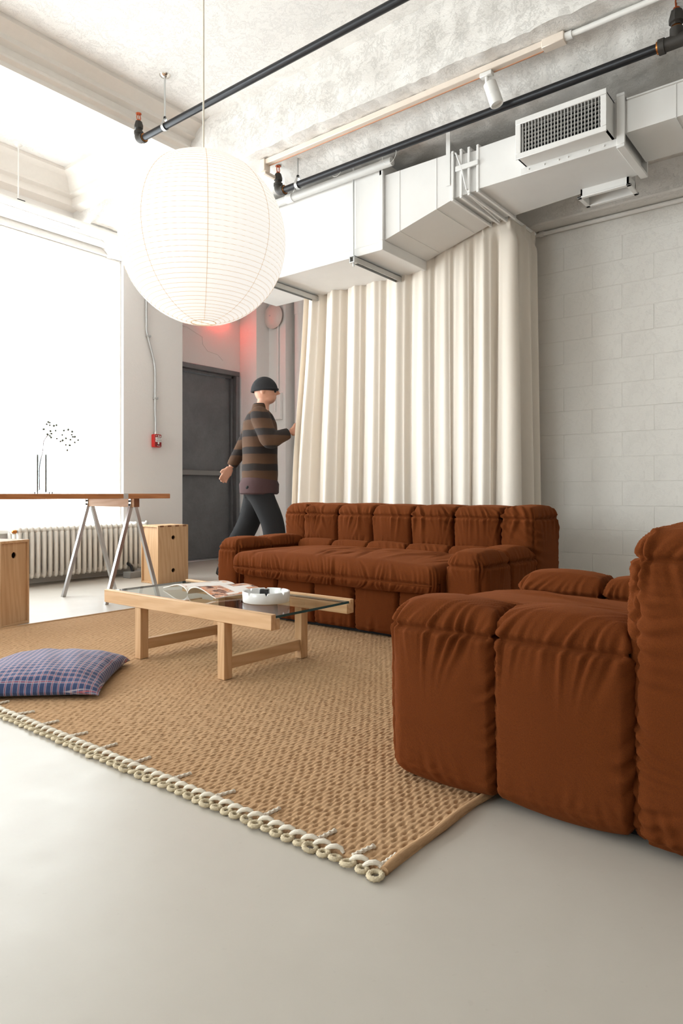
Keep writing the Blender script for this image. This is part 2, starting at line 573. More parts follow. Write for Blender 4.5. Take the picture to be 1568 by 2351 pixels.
def rough_prism(name, prof, y0, y1, n, amp, mat, label, seed):
    """cross-section polygon (x,z) swept along y with hand-trowelled unevenness"""
    pts = []
    for i in range(len(prof)):
        a, b = Vector((*prof[i], 0)), Vector((*prof[(i + 1) % len(prof)], 0))
        m = max(1, int((b - a).length / .03))
        for k in range(m):
            pts.append(a.lerp(b, k / m))
    vs = []; m = len(pts)
    for i in range(n + 1):
        y = y0 + (y1 - y0) * i / n
        for p in pts:
            q = Vector((p.x * 9 + seed, y * 9, p.y * 9))
            d = Vector((mnoise.noise(q), 0, mnoise.noise(q + Vector((31, 7, 3))))) * amp
            d += Vector((mnoise.noise(q * 4), 0, mnoise.noise(q * 4 + Vector((5, 1, 9))))) * amp * .55
            vs.append((p.x + d.x, y, p.y + d.z))
    fs = [(i * m + k, i * m + (k + 1) % m, (i + 1) * m + (k + 1) % m, (i + 1) * m + k) for i in range(n) for k in range(m)]
    mb = MB(); mb.add(vs, fs)
    o = mb.build(name, mat, None, True, 60)
    return tag(o, label, None, None, 'structure')
rough_prism('trim_2', [(3.30, 3.53), (3.25, 3.07), (3.485, 3.068), (3.53, 3.045), (3.63, 2.965), (4.52, 2.965), (4.52, 3.53)], YB, YW + .05, 360, .011, M['beam'],
            'rough white plaster ceiling drop running above the air duct', 3)

# cross beam with stepped cornice
prof = [(3.93, 3.52), (3.93, 3.475), (3.965, 3.455), (4.0, 3.43), (4.0, 3.40), (4.045, 3.385), (4.045, 3.345), (4.03, 3.335),
        (4.03, 3.32), (4.06, 3.305), (4.06, 3.275), (4.42, 3.275), (4.42, 3.52)]
struct(MB().prism(prof, XL, 3.31, 0), 'trim_3', M['mould'], 'white ceiling cross beam with stepped cornice', smooth=False)
p2_ = [(YW + .02, 3.52), (YW - .26, 3.52), (YW - .26, 3.475), (YW - .21, 3.45), (YW - .15, 3.36), (YW - .15, 3.34), (YW - .10, 3.33), (YW - .10, 3.27), (YW + .02, 3.25)]
struct(MB().prism(p2_, XL, 3.31, 0), 'trim_4', M['mould'], 'white cornice along the top of the window wall', smooth=False)
p3_ = [(3.33, 3.52), (3.04, 3.52), (3.04, 3.475), (3.09, 3.45), (3.15, 3.36), (3.15, 3.34), (3.2, 3.33), (3.2, 3.26), (3.33, 3.22)]
struct(MB().prism(p3_, 4.42, YW - .1, 1), 'trim_5', M['mould'], 'white cornice on the ceiling beam between cross beam and window', smooth=False)

# door alcove
a = MB()
for (x0, x1, z0, z1) in ((4.475, 4.60, 0, 2.21), (4.475, 5.66, 2.21, ZC)):
    a.box(x0, x1, 6.05, 6.2, z0, z1)
struct(a, 'wall_door', M['wall'], 'plaster wall above the grey steel door')
a = MB().prism([(5.65, 6.05), (5.65, 5.77), (5.86, 5.77), (5.86, 5.5), (6.1, 5.5), (6.1, 3.8), (6.4, 3.8), (6.4, 6.4), (5.65, 6.4)], 0, ZC, 2)
a.box(5.56, 5.66, 5.60, 5.86, 0, .45, .02)
struct(a, 'wall_alcove', M['wall'], 'stepped plaster wall right of the grey door', smooth=False)
struct(MB().box(XB, 6.4, 3.82, 4.0, 0, ZC), 'wall_end', M['wall'], 'end wall of the block partition behind the curtain')
# hairline cracks in the plaster above the door
cr = MB(); rnd = random.Random(5)
pts = [(4.70, 6.049, 2.62)]
for (x, z) in ((4.86, 2.60), (5.0, 2.55), (5.07, 2.53), (5.08, 2.44), (5.15, 2.38), (5.3, 2.36), (5.38, 2.32)):
    pts.append((x, 6.049, z + rnd.uniform(-.01, .01)))
cr.tube(pts, .0012, 5)
tag(cr.build('trim_6', simple('crack_grey', lin(186, 178, 171), .9)), 'hairline plaster crack above the grey door', None, None, 'structure')

d = bpy.data.objects.new('door_1', None); link(d); d.location = (5.1, 6.05, 0)
tag(d, 'dark grey steel door with push bar in the alcove', None, None, 'structure')
X0, X1 = -.50, .53
f = MB()
for (x0, x1) in ((X0, X0 + .055), (X1 - .055, X1)):
    f.box(x0, x1, -.02, .12, 0, 2.155, .004)
f.box(X0, X1, -.02, .12, 2.155, 2.21, .004)
f.box(X0 + .055, X0 + .085, .035, .12, 0, 2.155, .003); f.box(X1 - .085, X1 - .055, .035, .12, 0, 2.155, .003)
f.box(X0 + .055, X1 - .055, .035, .12, 2.125, 2.155, .003)
f.build('door_frame', M['door'], d)
leaf = MB().box(X0 + .088, X1 - .088, .07, .115, .012, 2.122, .003).build('door_leaf', M['door'], d)
b = MB().box(-.40, .33, .005, .035, .965, 1.025, .006)
b.build('push_bar', simple('grey_bar_paint', lin(134, 133, 131), .4, .3), d)
MB().box(.30, .36, -.005, .072, .945, 1.045, .008).box(-.41, -.36, -.005, .072, .945, 1.045, .008).build('bar_bracket', simple('grey_bracket_paint', lin(120, 120, 120), .4, .3), d)
MB().box(-.42, .44, -.06, .115, 0, .012, .004).build('threshold', M['galv'], d)
s = MB().box(-.405, -.345, .058, .071, 1.57, 1.69, .003).build('notice_plate', M['whiteplastic'], d)
# ------------------------------------------------------------------ soft furniture
def wav(rng, freq, k=5):
    w = rng.uniform(.45, 1.7, k) * freq; ph = rng.uniform(0, 6.28, k); a = rng.uniform(.4, 1, k)
    a = a / a.sum()
    return lambda t: sum(a[i] * np.sin(w[i] * t + ph[i]) for i in range(k))

def puff(b, r=.05, res=.012, bulge=(.01, .01, .01), seams=(), corner=None, seed=0, extra=None):
    """stuffed rounded block with stitched grooves and gathers along its seams"""
    rng = np.random.default_rng(seed)
    lo = np.array([b[0], b[2], b[4]], float); hi = np.array([b[1], b[3], b[5]], float)
    c = (lo + hi) / 2; h = (hi - lo) / 2
    n = np.maximum(5, np.ceil(2 * h / res).astype(int))
    ids = -np.ones(n + 1, int)
    m = np.zeros(n + 1, bool)
    m[0] = m[-1] = True; m[:, 0] = m[:, -1] = True; m[:, :, 0] = m[:, :, -1] = True
    idx = np.argwhere(m); ids[m] = np.arange(len(idx))
    P = (idx / n * 2 - 1) * h
    R = np.array([[r, r]] * 3, float) if not isinstance(r, (list, tuple)) else np.array(r, float)
    R = np.minimum(R, (h * .96)[:, None])
    r_ = R.min()
    cl = np.clip(P, -(h - R[:, 0]), h - R[:, 1]); dv = P - cl
    RA = np.where(P < 0, R[:, 0], R[:, 1])
    U = dv / RA
    U /= np.linalg.norm(U, axis=1, keepdims=True)
    Q = cl + U * RA
    N = U / RA; N /= np.linalg.norm(N, axis=1, keepdims=True)
    for a in range(3):
        o = [k for k in range(3) if k != a]
        u = np.clip(Q[:, o[0]] / h[o[0]], -1, 1); v = np.clip(Q[:, o[1]] / h[o[1]], -1, 1)
        Q[:, a] += N[:, a] * bulge[a] * ((1 - u ** 2) ** .6) * ((1 - v ** 2) ** .6)
    D = np.zeros(len(Q))
    W = Q + c
    lump = wav(rng, 9, 4); lump2 = wav(rng, 11, 4)
    D += .003 * (lump(W[:, 0] + W[:, 2] * .7) + lump2(W[:, 1] - W[:, 2] * .6))
    for s in seams:
        a = s['axis']; o = [k for k in range(3) if k != a]
        din = np.minimum(h[o[0]] - np.abs(Q[:, o[0]]), h[o[1]] - np.abs(Q[:, o[1]]))
        din = np.clip(din, 0, None)
        if a == 2:
            din = np.clip(np.minimum(h[0] - np.abs(Q[:, 0]), h[1] - np.abs(Q[:, 1])), 0, None)
        dist = np.abs(W[:, a] - s['pos']) + din * s.get('inw', 1.0)
        if 'side' in s:      # only on faces looking that way
            ax, sg = s['side']; dist = dist + np.where(N[:, ax] * sg > .35, 0, 1.0)
        D -= s.get('depth', .01) * np.exp(-(dist / s.get('width', .008)) ** 2)
        f = wav(rng, s.get('freq', 190), 6); en = wav(rng, 17, 4); fan = wav(rng, 23, 3)
        t = W[:, 0] + W[:, 1] if a == 2 else W[:, 2] + .9 * W[:, o[0]]
        ww = f(t + .45 * dist * fan(t))
        env = np.exp(-(dist / (s.get('decay', .035) * (1 + .45 * en(t * 1.7 + 3)))) ** 1.3) * (1 - np.exp(-(dist / .006) ** 2)) * np.clip(.85 + .7 * en(t), .25, 1.5)
        D += s.get('amp', .006) * ww * env * 2.5
    if corner:
        for (ax1, ax2, sg1, sg2) in corner:
            ang = np.abs(np.abs(N[:, ax1]) - np.abs(N[:, ax2]))
            ok = (N[:, ax1] * sg1 > .2) & (N[:, ax2] * sg2 > .2)
            dist = ang * .05 * .8
            D -= np.where(ok, .011 * np.exp(-(dist / .007) ** 2), 0)
            f = wav(rng, 95, 5); t = W[:, [k for k in range(3) if k not in (ax1, ax2)][0]]
            near = np.where((N[:, ax1] * sg1 > -.01) & (N[:, ax2] * sg2 > -.01),
                            np.exp(-np.maximum(h[ax1] - np.abs(Q[:, ax1]), h[ax2] - np.abs(Q[:, ax2])) / .03), 0)
            D += .003 * f(t) * near
    Q = W + N * D[:, None]
    if extra is not None:
        Q = extra(Q, N)
    F = []
    for a in range(3):
        for sd in (0, n[a]):
            g = np.take(ids, sd, axis=a)
            q = np.stack([g[:-1, :-1].ravel(), g[1:, :-1].ravel(), g[1:, 1:].ravel(), g[:-1, 1:].ravel()], axis=1)
            flip = (sd == 0) != (a == 1)
            F.append(q[:, ::-1] if flip else q)
    return Q, np.concatenate(F)

def puff_obj(name, parent, b, **kw):
    V, F = puff(b, **kw)
    return np_obj(name, V, F, M['sofa'], parent)

def lounge(root, hl, nmid, res, seed):
    AW, ZA, ZT = .205, .452, .665
    SB = dict(axis=2, pos=.045, depth=.002, width=.01, amp=.004, decay=.03, freq=126)
    for sg in (-1, 1):
        xa, xb = sorted((sg * hl, sg * (hl - AW)))
        for k, (y0, y1) in enumerate(((-.50, -.19), (-.19, .125))):
            seams = [dict(axis=2, pos=.402, depth=.017, width=.0075, amp=.0075, decay=.062, freq=199, inw=.9), SB]
            seams.append(dict(axis=1, pos=y1, depth=.004, amp=.0035, decay=.022, freq=189))
            seams.append(dict(axis=1, pos=y0, depth=.004, amp=.0035, decay=.022, freq=189))
            corner = [(0, 1, sg, -1), (0, 1, -sg, -1)] if k == 0 else None
            puff_obj('arm_cushion', root, (xa, xb, y0, y1, .012, ZA), r=[(.05, .05), (.055 if k == 0 else .016, .016), (.03, .075)], res=res, bulge=(.016, .012, .026),
                     seams=seams, corner=corner, seed=seed + 11 * k + 3 * sg)
        seams = [dict(axis=2, pos=.612, depth=.017, width=.0075, amp=.008, decay=.065, freq=189, inw=.9), SB,
                 dict(axis=1, pos=.12, depth=.003, amp=.005, decay=.065, freq=157), dict(axis=1, pos=.47, amp=.004, decay=.03)]
        puff_obj('back_end_cushion', root, (xa, xb, .12, .475, .012, ZT), r=[(.05 if sg < 0 else .016, .05 if sg > 0 else .016), (.05, .06), (.03, .07)], res=res, bulge=(.012, .016, .02),
                 seams=seams, corner=[(0, 1, sg, -1), (0, 1, sg, 1), (0, 1, -sg, -1)], seed=seed + 40 + sg)
    w0 = hl - AW
    for i in range(nmid):
        x0 = -w0 + 2 * w0 * i / nmid; x1 = -w0 + 2 * w0 * (i + 1) / nmid
        e = .001
        seams = [dict(axis=2, pos=.612, depth=.016, width=.0075, amp=.009, decay=.065, freq=210, inw=.9),
                 dict(axis=2, pos=.425, depth=.002, amp=.007, decay=.03, freq=199),
                 dict(axis=0, pos=x0, depth=.003, amp=.003, decay=.02), dict(axis=0, pos=x1, depth=.003, amp=.003, decay=.02)]
        puff_obj('back_cushion', root, (x0 + e, x1 - e, .11, .47, .405, ZT), r=[(.016, .016), (.05, .06), (.03, .07)], res=res, bulge=(.004, .026, .02), seams=seams, seed=seed + 100 + i)
        seams = [dict(axis=2, pos=.44, depth=.002, amp=.004, decay=.03, freq=199), dict(axis=0, pos=x0, amp=.003, decay=.02), dict(axis=0, pos=x1, amp=.003, decay=.02)]
        puff_obj('lumbar_cushion', root, (x0 + e, x1 - e, .03, .2, .30, .442), r=[(.014, .014), (.05, .05), (.03, .05)], res=res, bulge=(.004, .012, .012), seams=seams, seed=seed + 200 + i)
        seams = [dict(axis=2, pos=.285, depth=.002, amp=.005, decay=.04, freq=147), SB, dict(axis=0, pos=x0, amp=.004, decay=.03), dict(axis=0, pos=x1, amp=.004, decay=.03)]
        puff_obj('base_cushion', root, (x0 + e, x1 - e, -.462, .1, .012, .30), r=[(.014, .014), (.04, .04), (.03, .03)], res=res * 1.1, bulge=(.004, .02, .0), seams=seams, seed=seed + 300 + i)
        puff_obj('rear_cushion', root, (x0 + e, x1 - e, .25, .468, .012, .44), r=.05, res=res * 2.2, bulge=(.004, .012, .0), seams=[SB], seed=seed + 400 + i)
    rng = np.random.default_rng(seed + 9)
    nr = int(44 * w0 / .7)
    rx = rng.uniform(-w0 * .98, w0 * .98, nr); tl = rng.uniform(-.35, .35, nr) - .15 * rx; rw = rng.uniform(.008, .022, nr)
    ra = rng.uniform(-.011, .009, nr); ry = rng.uniform(-.45, -.02, nr); rl = rng.uniform(.07, .17, nr)
    def extra(Q, N):
        dz = np.zeros(len(Q))
        for k in range(nr):
            e = np.exp(-((Q[:, 0] - rx[k] - tl[k] * (Q[:, 1] - ry[k])) / rw[k]) ** 2) * np.exp(-((Q[:, 1] - ry[k]) / rl[k]) ** 2)
            dz += ra[k] * e
        top = np.clip(N[:, 2] + .55, 0, 1)
        Q[:, 2] += dz * top + top * .018 * np.sin((Q[:, 0] / w0 + 1) * PI * .5) ** .5
        return Q
    seams = [dict(axis=2, pos=.305, depth=.012, width=.007, amp=.006, decay=.065, freq=168)]
    puff_obj('seat_cushion', root, (-w0 + .003, w0 - .003, -.575, .09, .262, .388), r=.056, res=res * .9, bulge=(.004, .012, .022),
             seams=seams, seed=seed + 77, extra=extra)
    pts = [(-w0 + .012, -.3, .305)] + [(-w0 + .012 + .04 * (1 - math.cos(t)), -.53 - .049 * math.sin(t) + .008, .305) for t in np.linspace(0, PI / 2, 6)]
    pts += [(p[0] * -1, p[1], p[2]) for p in pts[::-1]]
    MB().tube(pts, .0045, 6).build('seat_piping', M['sofa'], root)
    MB().box(-hl + .06, hl - .06, -.43, .42, .002, .06).build('plinth', M['dark'], root)

sofa = thing('sofa', 'rust brown three-seat sofa with gathered stuffed cushions before the cream curtain', 'sofa', (3.385, 2.385, 0.011), -PI / 2)
lounge(sofa, .925, 5, .0075, 10)
armchair = thing('armchair', 'rust brown stuffed armchair in the right foreground, seen from its side', 'armchair', (2.01, .545, 0.011), PI)
lounge(armchair, .50, 2, .0055, 500)

# ------------------------------------------------------------------ rug
RX0, RX1, RY0, RY1 = 1.115, 3.20, .775, 3.83
rug = thing('rug', 'tan woven jute rug with white corded loop edge', 'rug', (RX0, RY0, 0))
def rug_mesh():
    # denser towards the fringed edge
    xs = [0.0]
    while xs[-1] < RX1 - RX0: xs.append(xs[-1] + .0036 + .0030 * xs[-1])
    ys = [0.0]
    while ys[-1] < RY1 - RY0: ys.append(ys[-1] + .0028 + .0010 * ys[-1])
    xs = np.array(xs); xs *= (RX1 - RX0) / xs[-1]; ys = np.array(ys); ys *= (RY1 - RY0) / ys[-1]
    Xg, Yg = np.meshgrid(xs, ys, indexing='ij')
    px, py = .038, .0135
    j = np.round(Yg / py); off = np.where(j % 2 == 0, 0, px / 2)
    i = np.round((Xg - off) / px)
    hsh = np.sin(i * 127.1 + j * 311.7) * 43758.5453; hsh = hsh - np.floor(hsh)
    h2 = np.sin(i * 269.5 + j * 183.3) * 28001.83; h2 = h2 - np.floor(h2)
    fx = Xg - off - i * px + (hsh - .5) * .013
    fy = Yg - j * py + (h2 - .5) * .003
    hole = np.exp(-(fx / .0075) ** 2 - (fy / .0031) ** 2) * (.45 + .75 * h2)
    rib = .0005 * np.cos(2 * PI * Xg / .0085 + 1.5 * np.sin(Yg * 40)) + .0005 * np.cos(2 * PI * (Yg / py - .5))
    rng = np.random.default_rng(2)
    Z = .0095 + rib - .0075 * hole + rng.normal(0, .0005, hole.shape)
    Z += .0012 * np.sin(Xg * 5) * np.sin(Yg * 3)
    e = np.minimum(np.minimum(Xg, RX1 - RX0 - Xg), np.minimum(Yg, RY1 - RY0 - Yg))
    Z = np.where(e < 1e-6, 0.0005, Z)
    V = np.stack([Xg, Yg, Z], axis=-1).reshape(-1, 3)
    F = grid_faces(len(xs), len(ys))
    return V, F
V, F = rug_mesh()
np_obj('woven_field', V, F, M['rug'], rug)
hem = MB()
pts = []; rs = []
for i in range(80):
    x = (RX1 - RX0) * i / 79
    pts.append((x, .004 + .004 * math.sin(x * 9) + .003 * math.sin(x * 23), .009)); rs.append(.0095 + .001 * math.sin(x * 31))
hem.tube(pts, rs, 10); hem.build('hem', M['rug'], rug)
hem = MB(); hem.tube([(p[0], RY1 - RY0 - .004, .008) for p in pts], .008, 8); hem.build('hem', M['rug'], rug)
# rope loop, cord stitch, cord tail
def rope_ring(R, r, n=30, tw=11):
    mb = MB(); vs = []; k = 8
    for i in range(n):
        a = 2 * PI * i / n
        for q in range(k):
            b_ = 2 * PI * q / k
            rr = r * (1 + .16 * math.sin(3 * b_ + tw * a))
            vs.append(((R + rr * math.cos(b_)) * math.cos(a), (R + rr * math.cos(b_)) * math.sin(a), rr * math.sin(b_) * .9))
    fs = [(i * k + q, ((i + 1) % n) * k + q, ((i + 1) % n) * k + (q + 1) % k, i * k + (q + 1) % k) for i in range(n) for q in range(k)]
    return mb.add(vs, fs)
PITCH = .0335
ring_me = rope_ring(.0105, .0052).mesh('edge_loop', M['loop'])
ring_big = rope_ring(.0135, .0055).mesh('edge_loop', M['loop'])
st = MB(); pts = [(.009, -.019, .006), (.010, -.012, .014), (.004, -.004, .0185), (-.001, .006, .017), (-.004, .014, .0125), (-.004, .02, .008)]
st.tube(pts, [.0035, .005, .0055, .0053, .0045, .003], 9); st_me = st.mesh('cord_stitch', M['cord'])
tl = MB(); vs = []; n, k = 26, 8
for i in range(n):
    s = i / (n - 1); x = s * .062; a0 = s * 26
    for q in range(k):
        b_ = 2 * PI * q / k; rr = .0046 * (1 + .2 * math.sin(2 * b_ + a0))
        vs.append((x, -.004 * s + rr * math.cos(b_), .0135 + rr * math.sin(b_) - .002 * s))
fs = [(i * k + q, i * k + (q + 1) % k, (i + 1) * k + (q + 1) % k, (i + 1) * k + q) for i in range(n - 1) for q in range(k)]
fs += [tuple(range(k)), tuple((n - 1) * k + q for q in range(k))]
tl.add(vs, fs); tl_me = tl.mesh('cord_tail', M['cord'])
rnd = random.Random(4)
for i in range(int((RY1 - RY0) / PITCH)):
    y = .012 + i * PITCH
    big = (i % 5 == 0) or i == 2
    inst('edge_loop', ring_big if big else ring_me, rug, (-.0195 + rnd.uniform(-.002, .002), y + rnd.uniform(-.002, .002), .0075),
         (rnd.uniform(-.12, .12), rnd.uniform(-.1, .25), rnd.uniform(0, 6)))
    if not (big and i < 3 and i > 0):
        inst('cord_stitch', st_me, rug, (-.004 + rnd.uniform(-.0015, .0015), y + .017, .001), (0, 0, rnd.uniform(-.12, .12)))
    if big:
        inst('cord_tail', tl_me, rug, (.002, y + .004, .0), (0, 0, rnd.uniform(-.2, .15)))

# ------------------------------------------------------------------ checked floor cushion
def plaid():
    t = NT('blue_plaid_cotton'); v = t.coord()
    sp = t.n('ShaderNodeSeparateXYZ'); t.l(v, sp.inputs[0])
    P = .0235
    def line(c, ph, w, per=P):
        fr = t.math('FRACT', t.math('ADD', t.math('DIVIDE', c, per), ph + 50))
        return t.math('LESS_THAN', fr, w)
    navy = lin(24, 52, 94); c = navy
    for ax in (0, 1):
        q = sp.outputs[ax]
        c = t.mix(t.math('MULTIPLY', line(q, 0.0, .34), .34), c, lin(74, 88, 132))
    for ax in (0, 1):
        q = sp.outputs[ax]
        c = t.mix(t.math('MULTIPLY', line(q, 0.02, .07), .45), c, lin(222, 212, 212))
        c = t.mix(t.math('MULTIPLY', line(q, -.10, .09), .55), c, lin(206, 96, 72))
        c = t.mix(t.math('MULTIPLY', line(q, -.24, .07), .45), c, lin(222, 212, 212))
    n = t.noise(v, 500, 2)
    c = t.mix(t.math('MULTIPLY', n, .22), c, lin(150, 150, 176))
    t.base(c); t.setv('Roughness', .85); t.setv('Specular IOR Level', .2); t.setv('Sheen Weight', .15)
    t.l(t.bump(n, .1, .001), t.b.inputs['Normal'])
    return t.m
M['plaid'] = plaid()
def pillow():
    n = 110; hs = .262
    u = np.linspace(-1, 1, n); U, Vv = np.meshgrid(u, u, indexing='ij')
    rng = np.random.default_rng(8)
    f1, f2, f3 = wav(rng, 14), wav(rng, 16), wav(rng, 10)
    pin = lambda a, b: 1 - .055 * (1 - b ** 2) * np.abs(a) ** 3
    X = U * hs * pin(U, Vv); Y = Vv * hs * pin(Vv, U)
    base = ((1 - np.abs(U) ** 2.6) * (1 - np.abs(Vv) ** 2.6)).clip(0) ** .5
    edge = np.minimum(1 - np.abs(U), 1 - np.abs(Vv))
    wr = .006 * f1(X * 3 + Y) * np.exp(-edge / .25) + .004 * f2(Y * 3 - X) + .004 * f3(X * 2 + Y * 2)
    top = .078 * base + wr * np.clip(edge * 9, 0, 1)
    bot = -.028 * base ** .6
    Zt = .030 + top; Zb = .030 + bot
    # corners sit a bit higher and pucker
    cor = (np.abs(U) * np.abs(Vv)) ** 6
    Zt += -.014 * cor; Zb += -.012 * cor
    V = np.concatenate([np.stack([X, Y, Zt], -1).reshape(-1, 3), np.stack([X, Y, Zb], -1).reshape(-1, 3)])
    F1 = grid_faces(n, n); F2 = grid_faces(n, n, n * n)[:, ::-1]
    # join the rims
    rim = [i * n for i in range(n)] + [(n - 1) * n + j for j in range(1, n)] + [i * n + n - 1 for i in range(n - 2, -1, -1)] + [j for j in range(n - 2, 0, -1)]
    F3 = np.array([(rim[i], rim[(i + 1) % len(rim)], rim[(i + 1) % len(rim)] + n * n, rim[i] + n * n) for i in range(len(rim))])
    return V, np.concatenate([F1, F2, F3])
V, F = pillow()
pil = thing('floor_cushion', 'navy blue checked floor cushion lying on the tan rug', 'cushion', (1.405, 2.61, .0075), math.radians(43.5))
np_obj('cushion_cover', V, F, M['plaid'], pil)

# ------------------------------------------------------------------ curtain
def curtain():
    L1 = 1.735; R = .05; L2 = .37
    S = L1 + PI / 2 * R + L2
    ns, nz = 900, 70
    s = np.linspace(0, S, ns); zt = 2.56
    zz = np.concatenate([np.linspace(.025, zt - .16, nz - 22), np.linspace(zt - .15, zt, 22)])
    nz = len(zz)
    Sg, Zg = np.meshgrid(s, zz, indexing='ij')
    rng = np.random.default_rng(21)
    hrel = (zt - Zg) / zt
    x0, y0 = 4.165, 3.69
    # pleat phase with uneven spacing
    ph = 2 * PI * (s / .178) + 1.5 * np.sin(s * 3.4 + .6) + .75 * np.sin(s * 8.3 + 1.2)
    drift = wav(rng, 5, 4)
    P = ph[:, None] + hrel * (1.1 * drift(s)[:, None]) + .25 * np.sin(Sg * 6 + hrel * 3)
    u = (1 + np.cos(P)) / 2
    fold = 2 * u ** .62 - 1 + .30 * np.cos(2 * P + 1.0) * hrel + .22 * np.cos(3 * P + 2.2 * hrel)
    am = (.036 + .016 * np.sin(s * 3.3 + 1) + .010 * np.sin(s * 7.9))[:, None]
    body = am * fold * (0.65 + .55 * hrel)
    pinch = .030 * np.exp(-((1 - np.cos(ph)) / .05))[:, None] - .006
    k = np.clip((zt - Zg) / .16, 0, 1); k = k * k * (3 - 2 * k)
    D = body * k + pinch * (1 - k)
    neck = np.exp(-((zt - .075 - Zg) / .028) ** 2)
    D = D - neck * np.exp(-((1 - np.cos(ph)) / .05))[:, None] * .014
    lat = .03 * np.sin(P + 1.2) * (0.3 + .9 * hrel) * k       # folds lean over one another
    # the loose leading edge swings out towards the alcove
    lead = np.exp(-(s / .35) ** 2)[:, None] * hrel ** 1.2
    ss = Sg + lat
    X = np.empty_like(Sg); Y = np.empty_like(Sg)
    a = np.clip((ss - L1) / R, 0, PI / 2)
    straight = ss <= L1
    Y = np.where(straight, y0 - ss, y0 - L1 - R * np.sin(a))
    X = np.where(straight, x0, x0 + R * (1 - np.cos(a)) + np.clip(ss - L1 - PI / 2 * R, 0, None))
    nx = -np.cos(a); ny = -np.sin(a)
    X = X + nx * D; Y = Y + ny * D
    Y = Y + lead * .17; X = X - lead * .04 + .02 * np.sin(hrel * 9) * lead
    X = np.minimum(X, 4.60)
    V = np.stack([X, Y, Zg], -1).reshape(-1, 3)
    return V, grid_faces(ns, nz)
V, F = curtain()
cur = thing('curtain', 'floor-length cream pinch-pleat curtain hanging behind the sofa', 'curtain', (0, 0, 0))
co = np_obj('curtain_fabric', V, F, M['curtain'], cur)
sol = co.modifiers.new('cloth', 'SOLIDIFY'); sol.thickness = .0025
tr = MB(); tr.tube([(4.165, 3.70, 2.565), (4.165, 1.955, 2.565), (4.18, 1.92, 2.565), (4.215, 1.905, 2.565), (4.56, 1.905, 2.565)], .010, 8)
tr.build('curtain_rail', M['trimwhite'], cur)
# ------------------------------------------------------------------ coffee table
ct = thing('coffee_table', 'low oak coffee table with inset clear glass top on the rug', 'coffee table', (2.10, 2.36, .0105))
LX, HY = .255, .555         # half width, half length
for sg, nm in ((-1, 'near'), (1, 'far')):
    o0, o1 = sorted((sg * LX, sg * (LX - .026)))
    i0, i1 = sorted((sg * (LX - .026), sg * (LX - .048)))
    MB().box(o0, o1, -HY, HY, .232, .292, .002).box(i0, i1, -HY - .0, HY, .232, .274, .0015).build('side_rail', M['oak_y'], ct)
    for y in (-.27, .29):
        c = sg * (LX - .024)
        MB().box(c - .022, c + .022, y - .021, y + .021, 0, .232, .002).build('leg', M['oak_z'], ct)
for y in (-.27, .29):
    MB().box(-LX + .046, LX - .046, y - .014, y + .014, .038, .086, .002).build('stretcher', M['oak_x'], ct)
g = bpy.data.objects.new('glass_top', None)
gm = MB().box(-LX + .027, LX - .027, -HY + .006, HY - .004, .2745, .2845)
go = gm.build('glass_top', M['tabletop'], ct, smooth=False)
go.data.materials.append(M['glassedge']); go.data.materials.append(M['clear'])
for p in go.data.polygons:
    if abs(p.normal.z) < .5: p.material_index = 1
    elif p.normal.z < 0: p.material_index = 2
go['label'] = 'clear glass top with dark green edge'

# ashtray with lighter
ZG = .0105 + .2845 + .0006
ash = thing('ashtray', 'round white ceramic ashtray with notched rim on the glass table', 'ashtray', (2.10, 2.085, ZG))
n, notch = 96, 8
vs, fs = [], []
prof = [(.0, 0), (.098, 0), (.101, .003), (.102, .044), (.100, .046), (.094, .046), (.092, .044), (.090, .010), (.0, .008)]
for i, (r, z) in enumerate(prof):
    for k in range(n):
        a = 2 * PI * k / n
        zz = z
        if 3 <= i <= 6:
            dd = abs(((a * notch / (2 * PI) + .5) % 1) - .5) * 2 * PI / notch * .1
            if dd < .006: zz = z - .0125 * math.sqrt(max(0, 1 - (dd / .006) ** 2)) 
        vs.append((r * math.cos(a), r * math.sin(a), zz))
for i in range(len(prof) - 1):
    for k in range(n):
        l = (k + 1) % n
        fs.append((i * n + k, i * n + l, (i + 1) * n + l, (i + 1) * n + k))
MB().add(vs, fs).build('bowl', M['ceramic'], ash, True, 50)
lt = thing('lighter', 'small black lighter lying inside the white ashtray', 'lighter', (2.105, 2.10, ZG + .0105), .5)
MB().box(-.011, .011, -.020, .020, 0, .040, .002).build('lighter_body', M['blackplastic'], lt)
MB().box(-.008, .008, -.018, -.002, .040, .043, .001).build('lighter_cap', M['steel'], lt)
lt.rotation_euler = (0, 0, .55)

# open magazine
def page_mat(name, seed, tones):
    t = NT(name); v = t.coord((1, 1, 1))
    sp = t.n('ShaderNodeTexVoronoi', feature='F1', distance='CHEBYCHEV')
    mp = t.coord((9, 6, 0)); t.l(mp, sp.inputs['Vector']); sp.inputs['Scale'].default_value = 1.2
    n = t.noise(t.coord((1, 1, 0)), 13 + seed, 3, .5, 1.0)
    c = t.ramp(n, [(0.30, tones[0]), (0.42, tones[1]), (0.50, tones[2]), (0.60, tones[3]), (0.70, tones[4])])
    pap = lin(240, 236, 230)
    f = t.ramp(sp.outputs['Distance'], [(0.42, (1, 1, 1, 1)), (0.46, (0, 0, 0, 1))])
    t.base(t.mix(f, pap, c)); t.setv('Roughness', .28); t.setv('Specular IOR Level', .5)
    return t.m
M['page1'] = page_mat('printed_page_left', 1, [lin(60, 50, 46), lin(225, 205, 190), lin(240, 236, 230), lin(212, 150, 96), lin(230, 226, 222)])
M['page2'] = page_mat('printed_page_right', 5, [lin(44, 38, 36), lin(96, 70, 60), lin(214, 176, 152), lin(205, 130, 80), lin(235, 226, 220)])
M['pages'] = simple('paper_edges', lin(232, 228, 222), .7, 0, .2, 400)
